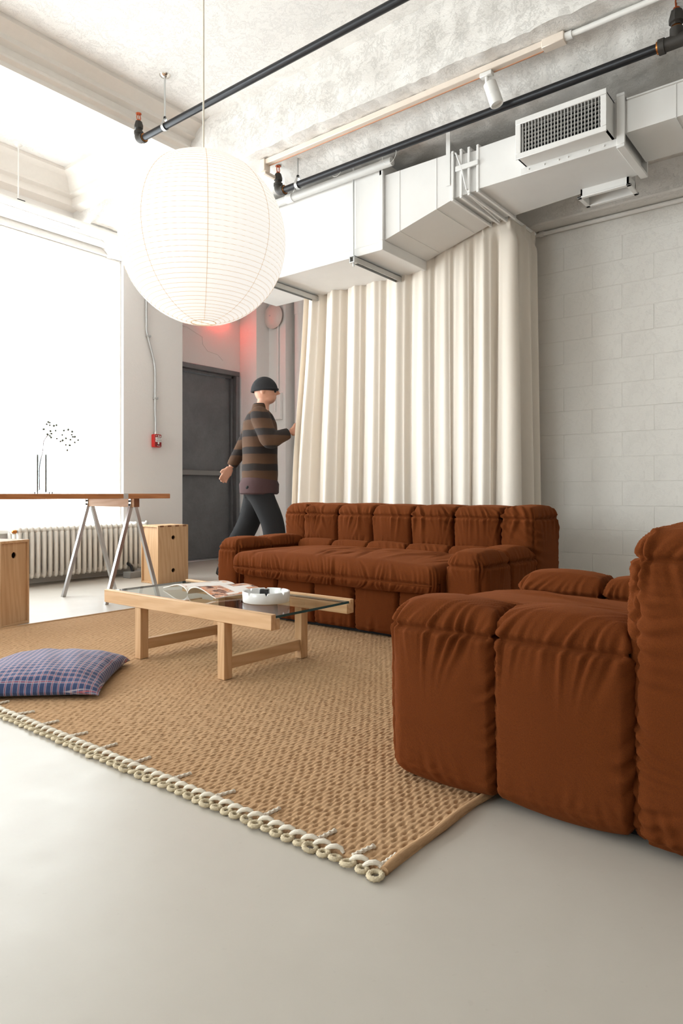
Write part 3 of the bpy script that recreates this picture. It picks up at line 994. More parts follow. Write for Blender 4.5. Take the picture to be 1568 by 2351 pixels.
mag = thing('magazine', 'open glossy magazine with curling pages on the glass table', 'magazine', (2.025, 2.52, ZG), math.radians(-8))
def half(sg, wdt, hump, lift, mat, name):
    nu, nd = 40, 10; dep = .275
    top, bot = [], []
    for i in range(nu):
        s = i / (nu - 1)
        y = sg * wdt * s
        for j in range(nd):
            q = j / (nd - 1)
            z = hump * (math.sin(PI * min(1, s ** .62)) ** .9) * (1 - .25 * q) + lift * s * s * (1 - .3 * q)
            z += .004 * math.sin(6 * s + 4 * q) * s
            th = .0055 * (1 - .35 * s)
            bot.append((q * dep, y, z + .0004)); top.append((q * dep, y, z + th + .0012))
    V = top + bot; m = len(top)
    F = [(i * nd + j, (i + 1) * nd + j, (i + 1) * nd + j + 1, i * nd + j + 1) for i in range(nu - 1) for j in range(nd - 1)]
    mb = MB(); mb.add(V, F + [tuple(m + k for k in f[::-1]) for f in F])
    for i in range(nu - 1):
        for j in (0, nd - 1):
            mb.f.append((i * nd + j, m + i * nd + j, m + (i + 1) * nd + j, (i + 1) * nd + j))
    for j in range(nd - 1):
        for i in (0, nu - 1):
            mb.f.append((i * nd + j, i * nd + j + 1, m + i * nd + j + 1, m + i * nd + j))
    o = mb.build(name, mat, mag, True, 50)
    o.data.materials.append(M['pages'])
    for p in o.data.polygons:
        if p.normal.z < .35: p.material_index = 1
    return o
half(1, .225, .030, .006, M['page1'], 'page_block')
half(-1, .235, .034, .004, M['page2'], 'page_block')

# ------------------------------------------------------------------ trestle desk
desk = thing('desk', 'long plain wooden desk top on steel trestles in front of the window', 'desk', (0, 0, 0))
DY0, DY1 = 4.09, 4.83
MB().box(.55, 3.13, DY0, DY1, .724, .7585, .003).build('desk_top', M['desk'], desk)
def trestle(cx):
    t = bpy.data.objects.new('trestle', None); link(t, desk); t.location = (cx, (DY0 + DY1) / 2, 0); t.empty_display_size = .05
    MB().box(-.021, .021, -.33, .30, .664, .724, .002).build('beam', M['trestle'], t)
    MB().box(-.0212, .0212, -.332, -.33, .6642, .7238).build('beam_end', M['walnut'], t)
    for yy in (-.285, .265):
        for sg in (-1, 1):
            a, b_ = Vector((sg * .012, yy, .690)), Vector((sg * .215, yy, .0))
            dr = (b_ - a).normalized()
            leg = MB(); w = .0125
            up = Vector((0, 1, 0)); sd = dr.cross(up).normalized()
            vs = []
            for p in (a, Vector((b_.x, b_.y, 0))):
                for (s1, s2) in ((-1, -1), (1, -1), (1, 1), (-1, 1)):
                    v = p + sd * w * s1 + up * w * s2
                    if p is not a: v = v + dr * ((0 - v.z) / dr.z)
                    vs.append(tuple(v))
            leg.add(vs, [(0, 1, 2, 3), (7, 6, 5, 4), (0, 4, 5, 1), (1, 5, 6, 2), (2, 6, 7, 3), (3, 7, 4, 0)])
            # leg passes beside the beam
            leg.build('leg', M['steel'], t)
            pl = MB().box(min(sg * .021, sg * .026), max(sg * .021, sg * .026), yy - .013, yy + .013, .664, .722, .001)
            pl.build('bracket_plate', M['steel'], t)
            bo = MB()
            for zz in (.680, .706):
                bo.lathe([(.0, 0), (.0065, 0), (.0065, .007), (.004, .010), (.0, .010)], 10,
                         Matrix.Translation((sg * .026, yy, zz)) @ rot_to((0, 0, 1), (sg, 0, 0)), cap=False)
            bo.build('bolt', M['bolt'], t)
    return t
trestle(2.87); trestle(.95)
MB().box(2.738, 2.775, DY0 - .002, DY0 + .05, .7225, .7605, .001).build('edge_clip', M['steel'], desk)

# glass tube vase with a branch of seed pods
vase = thing('vase', 'twin glass tube vase on a thin plate standing on the desk', 'vase', (2.335, 4.40, .7585), math.radians(-51.5))
MB().box(-.062, .056, -.03, .03, .008, .012, .001).build('base_plate', simple('dark_grey_plate', lin(92, 97, 103), .5), vase)
ft = MB()
for x in (-.052, .046):
    for y in (-.022, .022):
        ft.lathe([(.004, 0), (.004, .008)], 8, Matrix.Translation((x, y, 0)))
ft.build('foot', M['bolt'], vase)
for x in (-.030, .026):
    m = MB(); n = 20; r0, r1 = .0125, .0095
    m.lathe([(r1, .018), (r1, .262), (r0, .262), (r0, .012), (0, .012), (0, .018), (r1, .018)], n, Matrix.Translation((x, 0, 0)), cap=False)
    m.build('glass_tube', M['vase'], vase)
    MB().box(x - .0155, x - .0125, -.011, .011, .012, .262, .001).build('side_rod', M['galv'], vase)
br = thing('branch', 'dry branch of small grey seed pods standing in the glass vase', 'branch', (2.335, 4.40, .7585 + .02), math.radians(-51.5))
K = 4.58 / 1567.3    # metres per photo pixel at the vase
def bp(px, py, y=0.0):
    return ((px - 175) * K, y, (1131 - py) * K - .02)
def curve(pts, n=14):
    P = [Vector(p) for p in pts]; out = []
    for i in range(len(P) - 1):
        p0, p1, p2, p3 = P[max(i - 1, 0)], P[i], P[i + 1], P[min(i + 2, len(P) - 1)]
        for k in range(n):
            t = k / n
            out.append(.5 * ((2 * p1) + (p2 - p0) * t + (2 * p0 - 5 * p1 + 4 * p2 - p3) * t * t + (3 * p1 - p0 - 3 * p2 + p3) * t ** 3))
    out.append(P[-1]); return out
stem = MB()
main = curve([(-.030, 0, .005), (-.030, 0, .16), bp(172, 1035), bp(174, 1013), bp(180, 1002), bp(188, 994)])
stem.tube(main, [.0028] * len(main), 6)
subs = [[bp(180, 1002), bp(182, 985, .02), bp(191, 975, .03), bp(199, 988, .02), bp(203, 985, .01), bp(214, 984), bp(228, 986, -.01), bp(237, 991, -.02), bp(245, 1001, -.02), bp(249, 1012, -.02)],
        [bp(188, 994), bp(193, 996, -.01), bp(203, 1004, -.02), bp(217, 1010, -.03), bp(226, 1017, -.03), bp(230, 1024, -.03), bp(230, 1031, -.03)],
        [bp(188, 994), bp(205, 996, .02), bp(218, 996, .03), bp(232, 999, .04), bp(240, 1002, .04)],
        [bp(180, 1002), bp(176, 990, -.02), bp(178, 977, -.03), bp(186, 970, -.02), bp(193, 969, -.02), bp(200, 975, -.01), bp(203, 985)]]
for q in subs:
    c = curve(q, 6); stem.tube(c, [.0015] * len(c), 5)
stem.build('twig', M['twig'], br)
podme = MB().lathe([(.0, -.0068), (.003, -.006), (.0058, -.002), (.0062, .001), (.005, .005), (.0025, .006), (.0022, .0045), (.0, .0045)], 12, cap=False).mesh('seed_pod', M['pod'])
rnd = random.Random(9)
pods = [(185, 967), (191, 969), (181, 972), (187, 974), (199, 976), (203, 974), (177, 984), (202, 987), (191, 988), (189, 993), (195, 994), (182, 995), (190, 999), (194, 1003),
        (205, 1005), (217, 1009), (215, 1012), (218, 997), (224, 1004), (223, 987), (229, 984), (239, 989), (238, 996), (241, 1001), (248, 1001), (238, 1008), (252, 1008), (247, 1014), (223, 1019), (232, 1020), (230, 1032)]
for (px, py) in pods:
    p = bp(px, py, rnd.uniform(-.02, .02))
    inst('seed_pod', podme, br, p, (rnd.uniform(-.8, .8), rnd.uniform(-.8, .8), 0), (rnd.uniform(.95, 1.25),) * 3)

# ------------------------------------------------------------------ oak book crates
def ANG(w):
    c = math.atan2(.05, w)
    return sorted([2 * PI * (k + .5) / 28 for k in range(28)] + [c, PI - c, PI + c, 2 * PI - c])
def crate(label, loc, rz, two_holes_front):
    t = thing('book_crate', label, 'crate', loc, rz, 'oak book crates')
    W, D, Hh, th = .315, .235, .49, .014
    if two_holes_front:
        # solid side towards the viewer: finger joints along its top and bottom, two finger holes
        me = MB()
        hole_z = (.105, .385)
        # front board built round the holes
        n = 28; R = .0185
        n = 32
        def board(mb, y0, y1, w, z0, z1, holes):
            zs = [z0] + [v for h in holes for v in (h - .05, h + .05)] + [z1]
            for i in range(0, len(zs), 2):
                mb.box(-w, w, y0, y1, zs[i], zs[i + 1])
            for h in holes:
                ring_o = []; ring_i = []
                vs = []
                for a in ANG(w):
                    ca, sa = math.cos(a), math.sin(a)
                    s = min(w / max(abs(ca), 1e-6), .05 / max(abs(sa), 1e-6))
                    for y in (y0, y1):
                        vs.append((s * ca, y, h + s * sa)); vs.append((R * ca, y, h + R * sa))
                fs = []
                for k in range(n):
                    a, b_ = k * 4, ((k + 1) % n) * 4
                    fs += [(a, b_, b_ + 1, a + 1), (a + 2, a + 3, b_ + 3, b_ + 2), (a + 1, b_ + 1, b_ + 3, a + 3), (a, a + 2, b_ + 2, b_)]
                mb.add(vs, fs)
        board(me, -D / 2, -D / 2 + th, W / 2, 0.0, Hh, hole_z)
        me.build('front_board', M['oak_z'], t)
        MB().box(-W / 2, W / 2, D / 2 - th, D / 2, 0, Hh, .001).build('back_board', M['oak_z'], t)
        MB().box(-W / 2, W / 2, -D / 2 + th, D / 2 - th, Hh - th, Hh, .001).build('top_board', M['oak_x'], t)
        MB().box(-W / 2, W / 2, -D / 2 + th, D / 2 - th, 0, th, .001).build('bottom_board', M['oak_x'], t)
        MB().box(-W / 2 + .012, -W / 2 + .018, -D / 2 + th, D / 2 - th, th, Hh - th).build('side_panel', M['oak_z'], t)
        MB().box(W / 2 - .018, W / 2 - .012, -D / 2 + th, D / 2 - th, th, Hh - th).build('side_panel', M['oak_z'], t)
        fj = MB()
        for k in range(4):
            x = -W / 2 + W * (k + .5) / 4
            fj.box(x - .019, x + .019, -D / 2 - .0006, -D / 2 + th, Hh - th, Hh + .0006)
        fj.build('finger_joint', M['oak_end'], t)
    else:
        # lid side towards the viewer: frame of board edges with a recessed panel and one finger hole
        W2 = .225; D2 = .30
        MB().box(-W2 / 2, -W2 / 2 + th, -D2 / 2, D2 / 2, 0, Hh, .001).build('side_board', M['oak_z'], t)
        MB().box(W2 / 2 - th, W2 / 2, -D2 / 2, D2 / 2, 0, Hh, .001).build('side_board', M['oak_z'], t)
        MB().box(-W2 / 2 + th, W2 / 2 - th, -D2 / 2, D2 / 2, Hh - th, Hh, .001).build('top_board', M['oak_y'], t)
        MB().box(-W2 / 2 + th, W2 / 2 - th, -D2 / 2, D2 / 2, 0, th, .001).build('bottom_board', M['oak_x'], t)
        pn = MB(); w = W2 / 2 - th; n = 28; R = .0185; h = Hh - .085; y0, y1 = -D2 / 2 + .009, -D2 / 2 + .017
        pn.box(-w, w, y0, y1, th, h - .05); pn.box(-w, w, y0, y1, h + .05, Hh - th)
        vs, fs = [], []
        n = 32
        for a in ANG(w):
            ca, sa = math.cos(a), math.sin(a)
            s = min(w / max(abs(ca), 1e-6), .05 / max(abs(sa), 1e-6))
            for y in (y0, y1):
                vs.append((s * ca, y, h + s * sa)); vs.append((R * ca, y, h + R * sa))
        for k in range(n):
            a, b_ = k * 4, ((k + 1) % n) * 4
            fs += [(a, b_, b_ + 1, a + 1), (a + 2, a + 3, b_ + 3, b_ + 2), (a + 1, b_ + 1, b_ + 3, a + 3), (a, a + 2, b_ + 2, b_)]
        pn.add(vs, fs); pn.build('lid_panel', M['oak_z'], t)
        MB().box(-w, w, D2 / 2 - .014, D2 / 2, th, Hh - th).build('back_panel', M['oak_z'], t)
        fj = MB()
        for k in range(4):
            y = -D2 / 2 + D2 * (k + .5) / 4
            fj.box(-W2 / 2 - .0006, -W2 / 2 + th, y - .018, y + .018, Hh - th, Hh + .0006)
        fj.build('finger_joint', M['oak_end'], t)
    return t
crate('upright oak crate with two finger holes beside the radiator', (3.665, 4.865, 0), 0, True)
c2 = crate('upright oak crate with framed lid at the left edge of the rug', (1.845, 4.045, 0), math.radians(22), False)

# ------------------------------------------------------------------ radiator
rad = thing('radiator', 'white cast iron column radiator under the window', 'radiator', (3.265, 5.50, 0))
NS = 24; PW = .0515
sec = MB()
for yy in (-.075, .0, .075):
    sec.box(-.0165, .0165, yy - .024, yy + .024, .09, .455, .012)
zz = [(.062, .0), (.085, .0)]
sec.box(-.0185, .0185, -.098, .098, .43, .495, .017)
sec.box(-.0185, .0185, -.098, .098, .065, .125, .017)
sec.lathe([(.022, -.026), (.022, .026)], 12, Matrix.Translation((0, 0, .455)) @ rot_to((0, 0, 1), (1, 0, 0)))
sec.lathe([(.022, -.026), (.022, .026)], 12, Matrix.Translation((0, 0, .105)) @ rot_to((0, 0, 1), (1, 0, 0)))
sme = sec.mesh('radiator_section', M['radiator'], True, 50)
for i in range(NS):
    inst('radiator_section', sme, rad, ((i - (NS - 1) / 2) * PW, 0, 0))
for i in (0, NS - 1):
    for yy in (-.075, .075):
        MB().box((i - (NS - 1) / 2) * PW - .016, (i - (NS - 1) / 2) * PW + .016, yy - .02, yy + .02, 0, .07, .006).build('foot', M['radiator'], rad)
vx = NS / 2 * PW
MB().lathe([(.018, 0), (.018, .018), (.013, .022), (.021, .028), (.022, .05), (.014, .072), (.006, .078)], 16, Matrix.Translation((vx + .035, -.02, .43))).tube([(vx - .01, -.02, .45), (vx + .035, -.02, .45)], .012, 10).build('valve', M['chrome'], rad)
MB().tube([(vx + .035, -.02, .43), (vx + .035, -.02, .0)], .011, 10).build('supply_pipe', M['radiator'], rad)
MB().lathe([(.016, 0), (.018, .01), (.012, .03), (.004, .034)], 12, Matrix.Translation((-vx, -.075, .455)) @ rot_to((0, 0, 1), (-1, 0, 0))).build('end_plug', M['brass'], rad)
tb = thing('floor_box', 'small grey metal box on the floor beside the radiator foot', 'junction box', (3.70, 5.33, 0), .1)
MB().box(-.11, .11, -.05, .05, 0, .055, .004).build('box_body', simple('grey_box_paint', lin(150, 150, 148), .5, .2), tb)
MB().tube([(-.04, 0, .055), (-.04, .02, .10), (-.03, .10, .13)], .014, 8).build('box_hose', M['bolt'], tb)
struct(MB().box(XL, 4.475, YW - .022, YW, 0, .10, .004), 'baseboard_front', M['trimwhite'], 'white baseboard under the radiator')

# ------------------------------------------------------------------ paper lantern
LC = (2.065, 2.455); LR = .376; LZ = 1.926
lan = thing('paper_lantern', 'large glowing white paper globe lantern hanging over the coffee table', 'pendant lamp', (LC[0], LC[1], LZ))
NR = 50
prof = []
for i in range(NR):
    for k in range(4):
        t = (i + k / 4) / NR
        th = -PI / 2 + .15 + (PI - .30) * t
        rr = LR + .0014 * math.sin(PI * k / 4)
        prof.append((rr * math.cos(th), rr * 1.02 * math.sin(th)))
prof.append((LR * math.cos(PI / 2 - .15), LR * 1.02 * math.sin(PI / 2 - .15)))
MB().lathe(prof, 64, cap=False).build('paper_shade', M['paper'], lan, True, 80)
for i in range(NR + 1):
    th = -PI / 2 + .15 + (PI - .30) * i / NR
    r, z = (LR - .0004) * math.cos(th), LR * 1.02 * math.sin(th)
    MB().tube([(r * math.cos(a), r * math.sin(a), z) for a in np.linspace(0, 2 * PI, 56, endpoint=False)], .0013, 4, closed=True).build('rib', M['rib'], lan)
for k in range(8):
    a = 2 * PI * (k + .17) / 8
    pts = [((LR + .001) * math.cos(t) * math.cos(a), (LR + .001) * math.cos(t) * math.sin(a), (LR + .001) * 1.02 * math.sin(t)) for t in np.linspace(-PI / 2 + .15, PI / 2 - .15, 50)]
    MB().tube(pts, .0012, 4).build('paper_seam', M['seam'], lan)
rb = LR * math.sin(.15)
zb = -LR * 1.02 * math.cos(.15)
MB().tube([(rb * math.cos(a), rb * math.sin(a), zb) for a in np.linspace(0, 2 * PI, 40, endpoint=False)], .0028, 6, closed=True).tube([(-rb, 0, zb), (rb, 0, zb)], .0015, 5).build('bottom_ring', M['seam'], lan)
MB().tube([(rb * math.cos(a), rb * math.sin(a), -zb) for a in np.linspace(0, 2 * PI, 40, endpoint=False)], .0028, 6, closed=True).tube([(-rb, 0, -zb), (rb, 0, -zb)], .0015, 5).build('top_ring', M['wire'], lan)
MB().tube([(0, 0, .10), (0, 0, ZC - LZ)], .0042, 8).build('cord', M['cord'], lan)
MB().lathe([(.05, ZC - LZ - .03), (.05, ZC - LZ)], 20).build('ceiling_canopy', M['whiteplastic'], lan)
MB().lathe([(.018, .02), (.018, .10)], 14).build('lamp_socket', M['whiteplastic'], lan)
MB().lathe([(.002, -.075), (.022, -.07), (.04, -.045), (.045, -.02), (.035, .005), (.018, .02)], 18).build('bulb', M['bulb'], lan)
# ------------------------------------------------------------------ sprinkler pipes
def sprinkler_head(parent, loc, s=1.0):
    T = Matrix.Translation(loc) @ Matrix.Scale(s, 4)
    rd = MB(); rd.lathe([(.021, 0), (.021, .008), (.029, .012), (.030, .032), (.022, .060), (.019, .062)], 8, T)
    r = rd.build('reducer', M['iron'], parent, True, 25)
    MB().lathe([(.016, -.014), (.020, -.008), (.017, .002)], 12, T).build('thread_collar', M['brass'], parent)
    h = MB()
    h.lathe([(.013, .060), (.013, .072), (.006, .074)], 10, T)
    for a in (0, PI):
        c, sn = math.cos(a), math.sin(a)
        h.tube([(.011 * c, .011 * sn, .070), (.016 * c, .016 * sn, .088), (.012 * c, .012 * sn, .106), (0, 0, .113)], .0032, 6, M=T)
    h.tube([(0, 0, .072), (0, 0, .100)], .0022, 6, M=T)
    h.lathe([(.004, .110), (.019, .112), (.019, .116), (.003, .119)], 14, T)
    h.build('sprinkler_head', M['copper'], parent)

def elbow(parent, base, r):
    """quarter bend from a pipe along y up to vertical"""
    x, y, z = base; R = .034
    pts = [(x, y - .03, z), (x, y - .012, z)] + [(x, y + R * math.sin(t) - .012 + .0, z + R * (1 - math.cos(t))) for t in np.linspace(.2, PI / 2, 8)]
    pts.append((x, y + R - .012, z + R + .022))
    e = MB(); e.tube(pts, r * 1.28, 16)
    e.tube([(x, y - .040, z), (x, y - .020, z)], r * 1.48, 16)
    e.tube([(x, y + R - .012, z + R + .008), (x, y + R - .012, z + R + .026)], r * 1.45, 16)
    e.build('elbow', M['iron'], parent)
    MB().tube([(x, y - .046, z), (x, y - .038, z)], r * 1.22, 14).build('thread_collar', M['brass'], parent)
    return (x, y + R - .012, z + R + .034)

def hanger(parent, x, y, z, r, ztop, canopy=True):
    h = bpy.data.objects.new('hanger', None); link(h, parent); h.empty_display_size = .03
    MB().tube([(x, y, z + r + .045), (x, y, ztop)], .0055, 8).build('rod', M['galv'], h)
    b = MB(); n = 24; w = .011
    pts = []
    for k in range(n + 1):
        a = -PI / 2 + PI * 2 * k / n
        rr = r + .004
        zz = rr * math.sin(a)
        if zz > 0: zz = zz * 2.0
        pts.append((rr * math.cos(a) * (1 if zz <= 0 else max(.25, 1 - zz / (r * 2 + .05))), zz))
    vs = []
    for (px_, pz) in pts:
        for (dy, dr) in ((-w, 0), (w, 0), (w, .003), (-w, .003)):
            L = math.hypot(px_, pz) or 1
            vs.append((x + px_ * (1 + dr / L), y + dy, z + pz * (1 + dr / L)))
    m = len(pts)
    fs = [(i * 4 + q, i * 4 + (q + 1) % 4, (i + 1) * 4 + (q + 1) % 4, (i + 1) * 4 + q) for i in range(m - 1) for q in range(4)]
    b.add(vs, fs); b.build('clevis_ring', M['galv'], h)
    MB().lathe([(.010, z + 2 * r + .004), (.010, z + 2 * r + .018)], 6, Matrix.Translation((x, y, 0))).build('nut', M['bolt'], h)
    if canopy:
        MB().lathe([(.012, ztop - .016), (.030, ztop - .008), (.036, ztop)], 20, Matrix.Translation((x, y, 0))).build('ceiling_plate', M['chrome'], h)

p1_ = thing('sprinkler_pipe', 'black steel sprinkler pipe hanging below the white ceiling behind the lantern cord', 'pipe', (0, 0, 0), 0, 'ceiling sprinkler pipes')
MB().tube([(2.78, -3.4, 3.165), (2.78, 3.93, 3.165)], .0215, 16).build('pipe', M['blackpipe'], p1_)
top = elbow(p1_, (2.78, 3.955, 3.165), .0215)
sprinkler_head(p1_, top)
hanger(p1_, 2.78, 3.69, 3.165, .0215, ZC)
hanger(p1_, 2.78, .6, 3.165, .0215, ZC)
p2p = thing('sprinkler_pipe', 'black steel sprinkler pipe running in front of the white air duct', 'pipe', (0, 0, 0), 0, 'ceiling sprinkler pipes')
MB().tube([(3.49, -3.4, 2.885), (3.49, 3.31, 2.885)], .0225, 16).build('pipe', M['blackpipe'], p2p)
top = elbow(p2p, (3.49, 3.325, 2.885), .0225)
sprinkler_head(p2p, top)
hanger(p2p, 3.49, 3.16, 2.885, .0225, 3.068, False)
t_ = MB(); t_.tube([(3.49, .70, 2.885), (3.49, .835, 2.885)], .031, 16); t_.tube([(3.49, .815, 2.885), (3.49, .842, 2.885)], .036, 16); t_.tube([(3.49, .765, 2.885), (3.49, .765, 2.945)], .030, 16)
t_.build('tee', M['iron'], p2p)
MB().tube([(3.49, .842, 2.885), (3.49, .850, 2.885)], .029, 14).build('thread_collar', M['brass'], p2p)
sprinkler_head(p2p, (3.49, .765, 2.958), 1.15)
cp = thing('conduit_pipe', 'pale grey conduit lying along the upper edge of the air duct', 'pipe', (0, 0, 0))
MB().tube([(3.597, 2.45, 2.872), (3.597, 4.0, 2.872)], .027, 16).build('conduit', simple('pale_grey_pipe', lin(206, 205, 202), .45, 0, .1, 40), cp)
MB().tube([(3.597, 3.30, 2.872), (3.597, 3.36, 2.872)], .031, 16).build('coupling', M['duct'], cp)
for i, (y, r, a) in enumerate(((2.40, .052, .3), (3.20, .028, 1.0), (2.82, .03, .2))):
    lp = thing('wire_loop', ('thin wire loop hanging from the black pipe before the duct transition', 'thin wire loop tied near the hanger of the lower pipe', 'thin wire loop where the threaded rod meets the pipe')[i], 'wire', (3.49, y, 2.885 - .0225 - r + .045))
    MB().tube([(.026 * math.sin(t) * math.sin(a) + .001, r * .75 * math.sin(t) * math.cos(a) + .02 * math.sin(t), (r + .002) * math.cos(t)) for t in np.linspace(0, 2 * PI, 36, endpoint=False)], .0012, 5, closed=True).build('wire', M['wire'], lp)

# ------------------------------------------------------------------ air duct
duct = thing('air_duct', 'white painted rectangular air duct hanging above the curtain', 'air duct', (0, 0, 0))
def loft(name, a, b, bev=True, mat='duct', parent=duct):
    """a, b: (y, x0, x1, z0, z1)"""
    vs = []
    for (y, x0, x1, z0, z1) in (a, b):
        vs += [(x0, y, z0), (x1, y, z0), (x1, y, z1), (x0, y, z1)]
    return MB().add(vs, [(0, 1, 2, 3), (7, 6, 5, 4), (0, 4, 5, 1), (1, 5, 6, 2), (2, 6, 7, 3), (3, 7, 4, 0)]).build(name, M[mat], parent, smooth=False)
def frame(name, y0, y1, x0, x1, z0, z1, t, parent=duct, mat='duct', bev=.002):
    m = MB()
    m.box(x0 - t, x1 + t, y0, y1, z0 - t, z0, bev); m.box(x0 - t, x1 + t, y0, y1, z1, z1 + t, bev)
    m.box(x0 - t, x0, y0, y1, z0, z1, bev); m.box(x1, x1 + t, y0, y1, z0, z1, bev)
    return m.build(name, M[mat], parent)
loft('duct_section', (2.56, 3.635, 4.18, 2.345, 2.917), (4.03, 3.635, 4.18, 2.345, 2.917))
MB().box(3.622, 3.640, 2.56, 4.03, 2.337, 2.392, .002).build('bottom_angle', M['duct'], duct)
loft('transition_section', (2.55, 3.64, 4.16, 2.40, 2.822), (2.045, 3.64, 4.14, 2.532, 2.816))
m = MB().box(3.615, 4.20, 2.535, 2.565, 2.335, 2.402, .003).box(3.615, 3.638, 2.535, 2.565, 2.40, 2.917, .003).box(4.16, 4.20, 2.535, 2.565, 2.40, 2.917, .003).box(3.615, 4.20, 2.545, 2.565, 2.82, 2.917, .002)
m.build('end_flange', M['duct'], duct)
# stitched seams on the transition
for y, z0, z1 in ((2.42, 2.434, 2.82), (2.15, 2.504, 2.816)):
    MB().box(3.637, 3.642, y - .0015, y + .0015, z0, z1).box(3.64, 4.14, y - .0015, y + .0015, z0 - .003, z0 + .002).build('sheet_seam', M['duct'], duct)
loft('flexible_collar', (2.045, 3.655, 4.13, 2.545, 2.80), (1.855, 3.655, 4.12, 2.553, 2.785))
for k, y in enumerate((2.035, 1.978, 1.926, 1.868)):
    frame('collar_rib', y - .008, y + .008, 3.642, 4.135, 2.534 + .003 * k, 2.806 - .004 * k, .014)
MB().box(3.618, 3.628, 1.86, 2.01, 2.685, 2.715, .002).build('collar_strap', M['duct'], duct)
MB().tube([(3.625, 2.01, 2.80), (3.622, 1.97, 2.70), (3.62, 1.935, 2.56), (3.70, 1.93, 2.53), (4.1, 1.955, 2.525)], .005, 6).build('collar_tie', M['duct'], duct)
loft('duct_section', (1.86, 3.635, 4.13, 2.548, 2.788), (1.065, 3.635, 4.035, 2.548, 2.788))
MB().box(3.625, 3.637, 1.075, 1.60, 2.545, 2.585, .002).build('bottom_angle', M['duct'], duct)
sc = MB()
for y in (1.14, 1.22, 1.33, 1.38, 1.46, 1.55):
    sc.lathe([(.0055, 0), (.0055, .003), (.003, .006)], 8, Matrix.Translation((3.625, y, 2.566)) @ rot_to((0, 0, 1), (-1, 0, 0)))
sc.build('screw_heads', M['duct'], duct)
frame('end_flange', 1.035, 1.075, 3.63, 4.04, 2.545, 2.79, .016)
loft('duct_section', (1.04, 3.64, 4.03, 2.605, 2.768), (-3.4, 3.64, 4.03, 2.605, 2.768))
for y in (.80, .2, -.4):
    MB().box(3.636, 3.642, y - .002, y + .002, 2.605, 2.768).box(3.64, 4.03, y - .002, y + .002, 2.600, 2.607).build('sheet_seam', M['duct'], duct)
MB().box(3.628, 3.642, -3.4, 1.03, 2.768, 2.776, .001).build('top_lip', M['duct'], duct)
# small drop box under the rear edge
m = MB().box(4.02, 4.03, 1.13, 1.40, 2.502, 2.55).box(4.15, 4.16, 1.13, 1.40, 2.502, 2.62).box(4.02, 4.16, 1.13, 1.14, 2.502, 2.56).box(4.02, 4.16, 1.39, 1.40, 2.502, 2.56)
m.box(4.005, 4.03, 1.115, 1.415, 2.494, 2.504, .002).box(4.15, 4.175, 1.115, 1.415, 2.494, 2.504, .002).box(4.005, 4.175, 1.115, 1.14, 2.494, 2.504, .002).box(4.005, 4.175, 1.39, 1.415, 2.494, 2.504, .002)
m.build('drop_box', M['duct'], duct)
# supply grille
gr = bpy.data.objects.new('supply_grille', None); link(gr, duct); gr.location = (3.50, 1.33, 2.682); gr.empty_display_size = .05
GW, GH = .242, .108
m = MB(); t = .030
m.box(-.006, .004, -GW, GW, GH - t, GH, .002); m.box(-.006, .004, -GW, GW, -GH, -GH + t, .002)
m.box(-.006, .004, -GW, -GW + t, -GH + t, GH - t, .002); m.box(-.006, .004, GW - t, GW, -GH + t, GH - t, .002)
m.build('grille_frame', M['grille'], gr)
bx = MB()
bx.box(.004, .14, -GW + .004, -GW + .012, -GH + .01, GH - .01).box(.004, .14, GW - .012, GW - .004, -GH + .01, GH - .01)
bx.box(.004, .14, -GW + .004, GW - .004, GH - .018, GH - .01).box(.004, .14, -GW + .004, GW - .004, -GH + .01, -GH + .018)
bx.build('grille_box', M['duct'], gr)
MB().box(.085, .09, -GW + .012, GW - .012, -GH + .018, GH - .018).build('grille_shade_panel', M['dark'], gr)  # near-black colour paints in the shade behind the slats
NV = 24
vme = MB().box(-.002, .014, -.0011, .0011, -GH + t, GH - t).mesh('slat', M['grille'])
for k in range(NV):
    inst('slat', vme, gr, (0, -GW + t + (2 * GW - 2 * t) * (k + .5) / NV, 0), (0, 0, .12))
hme = MB().box(.019, .034, -GW + t, GW - t, -.001, .001).mesh('cross_slat', M['grille'])
for k in range(7):
    inst('cross_slat', hme, gr, (0, 0, -GH + t + (2 * GH - 2 * t) * (k + .5) / 7), (0, 0, 0))
# struts, rods and straps that carry the duct
for y in (2.765, 3.555):
    m = MB().box(3.585, 4.245, y - .02, y - .016, 2.296, 2.335).box(3.585, 4.245, y + .016, y + .02, 2.296, 2.335).box(3.585, 4.245, y - .02, y + .02, 2.331, 2.336)
    m.build('strut_channel', M['galv'], duct)
    MB().tube([(3.605, y, 2.27), (3.605, y, 2.93), (3.62, y - .01, 2.945), (3.63, y - .03, 2.95), (3.63, y - .03, 2.968)], .0055, 8).build('threaded_rod', M['galv'], duct)
    MB().tube([(4.225, y, 2.28), (4.225, y, 2.968)], .0055, 8).build('threaded_rod', M['galv'], duct)
    MB().box(3.585, 3.625, y - .021, y + .021, 2.292, 2.298).build('strut_washer', M['galv'], duct)
MB().box(3.628, 3.632, 2.05, 2.078, 2.62, 2.96, .0005).box(3.60, 3.632, 2.05, 2.078, 2.957, 2.963).build('hanger_strap', M['duct'], duct)

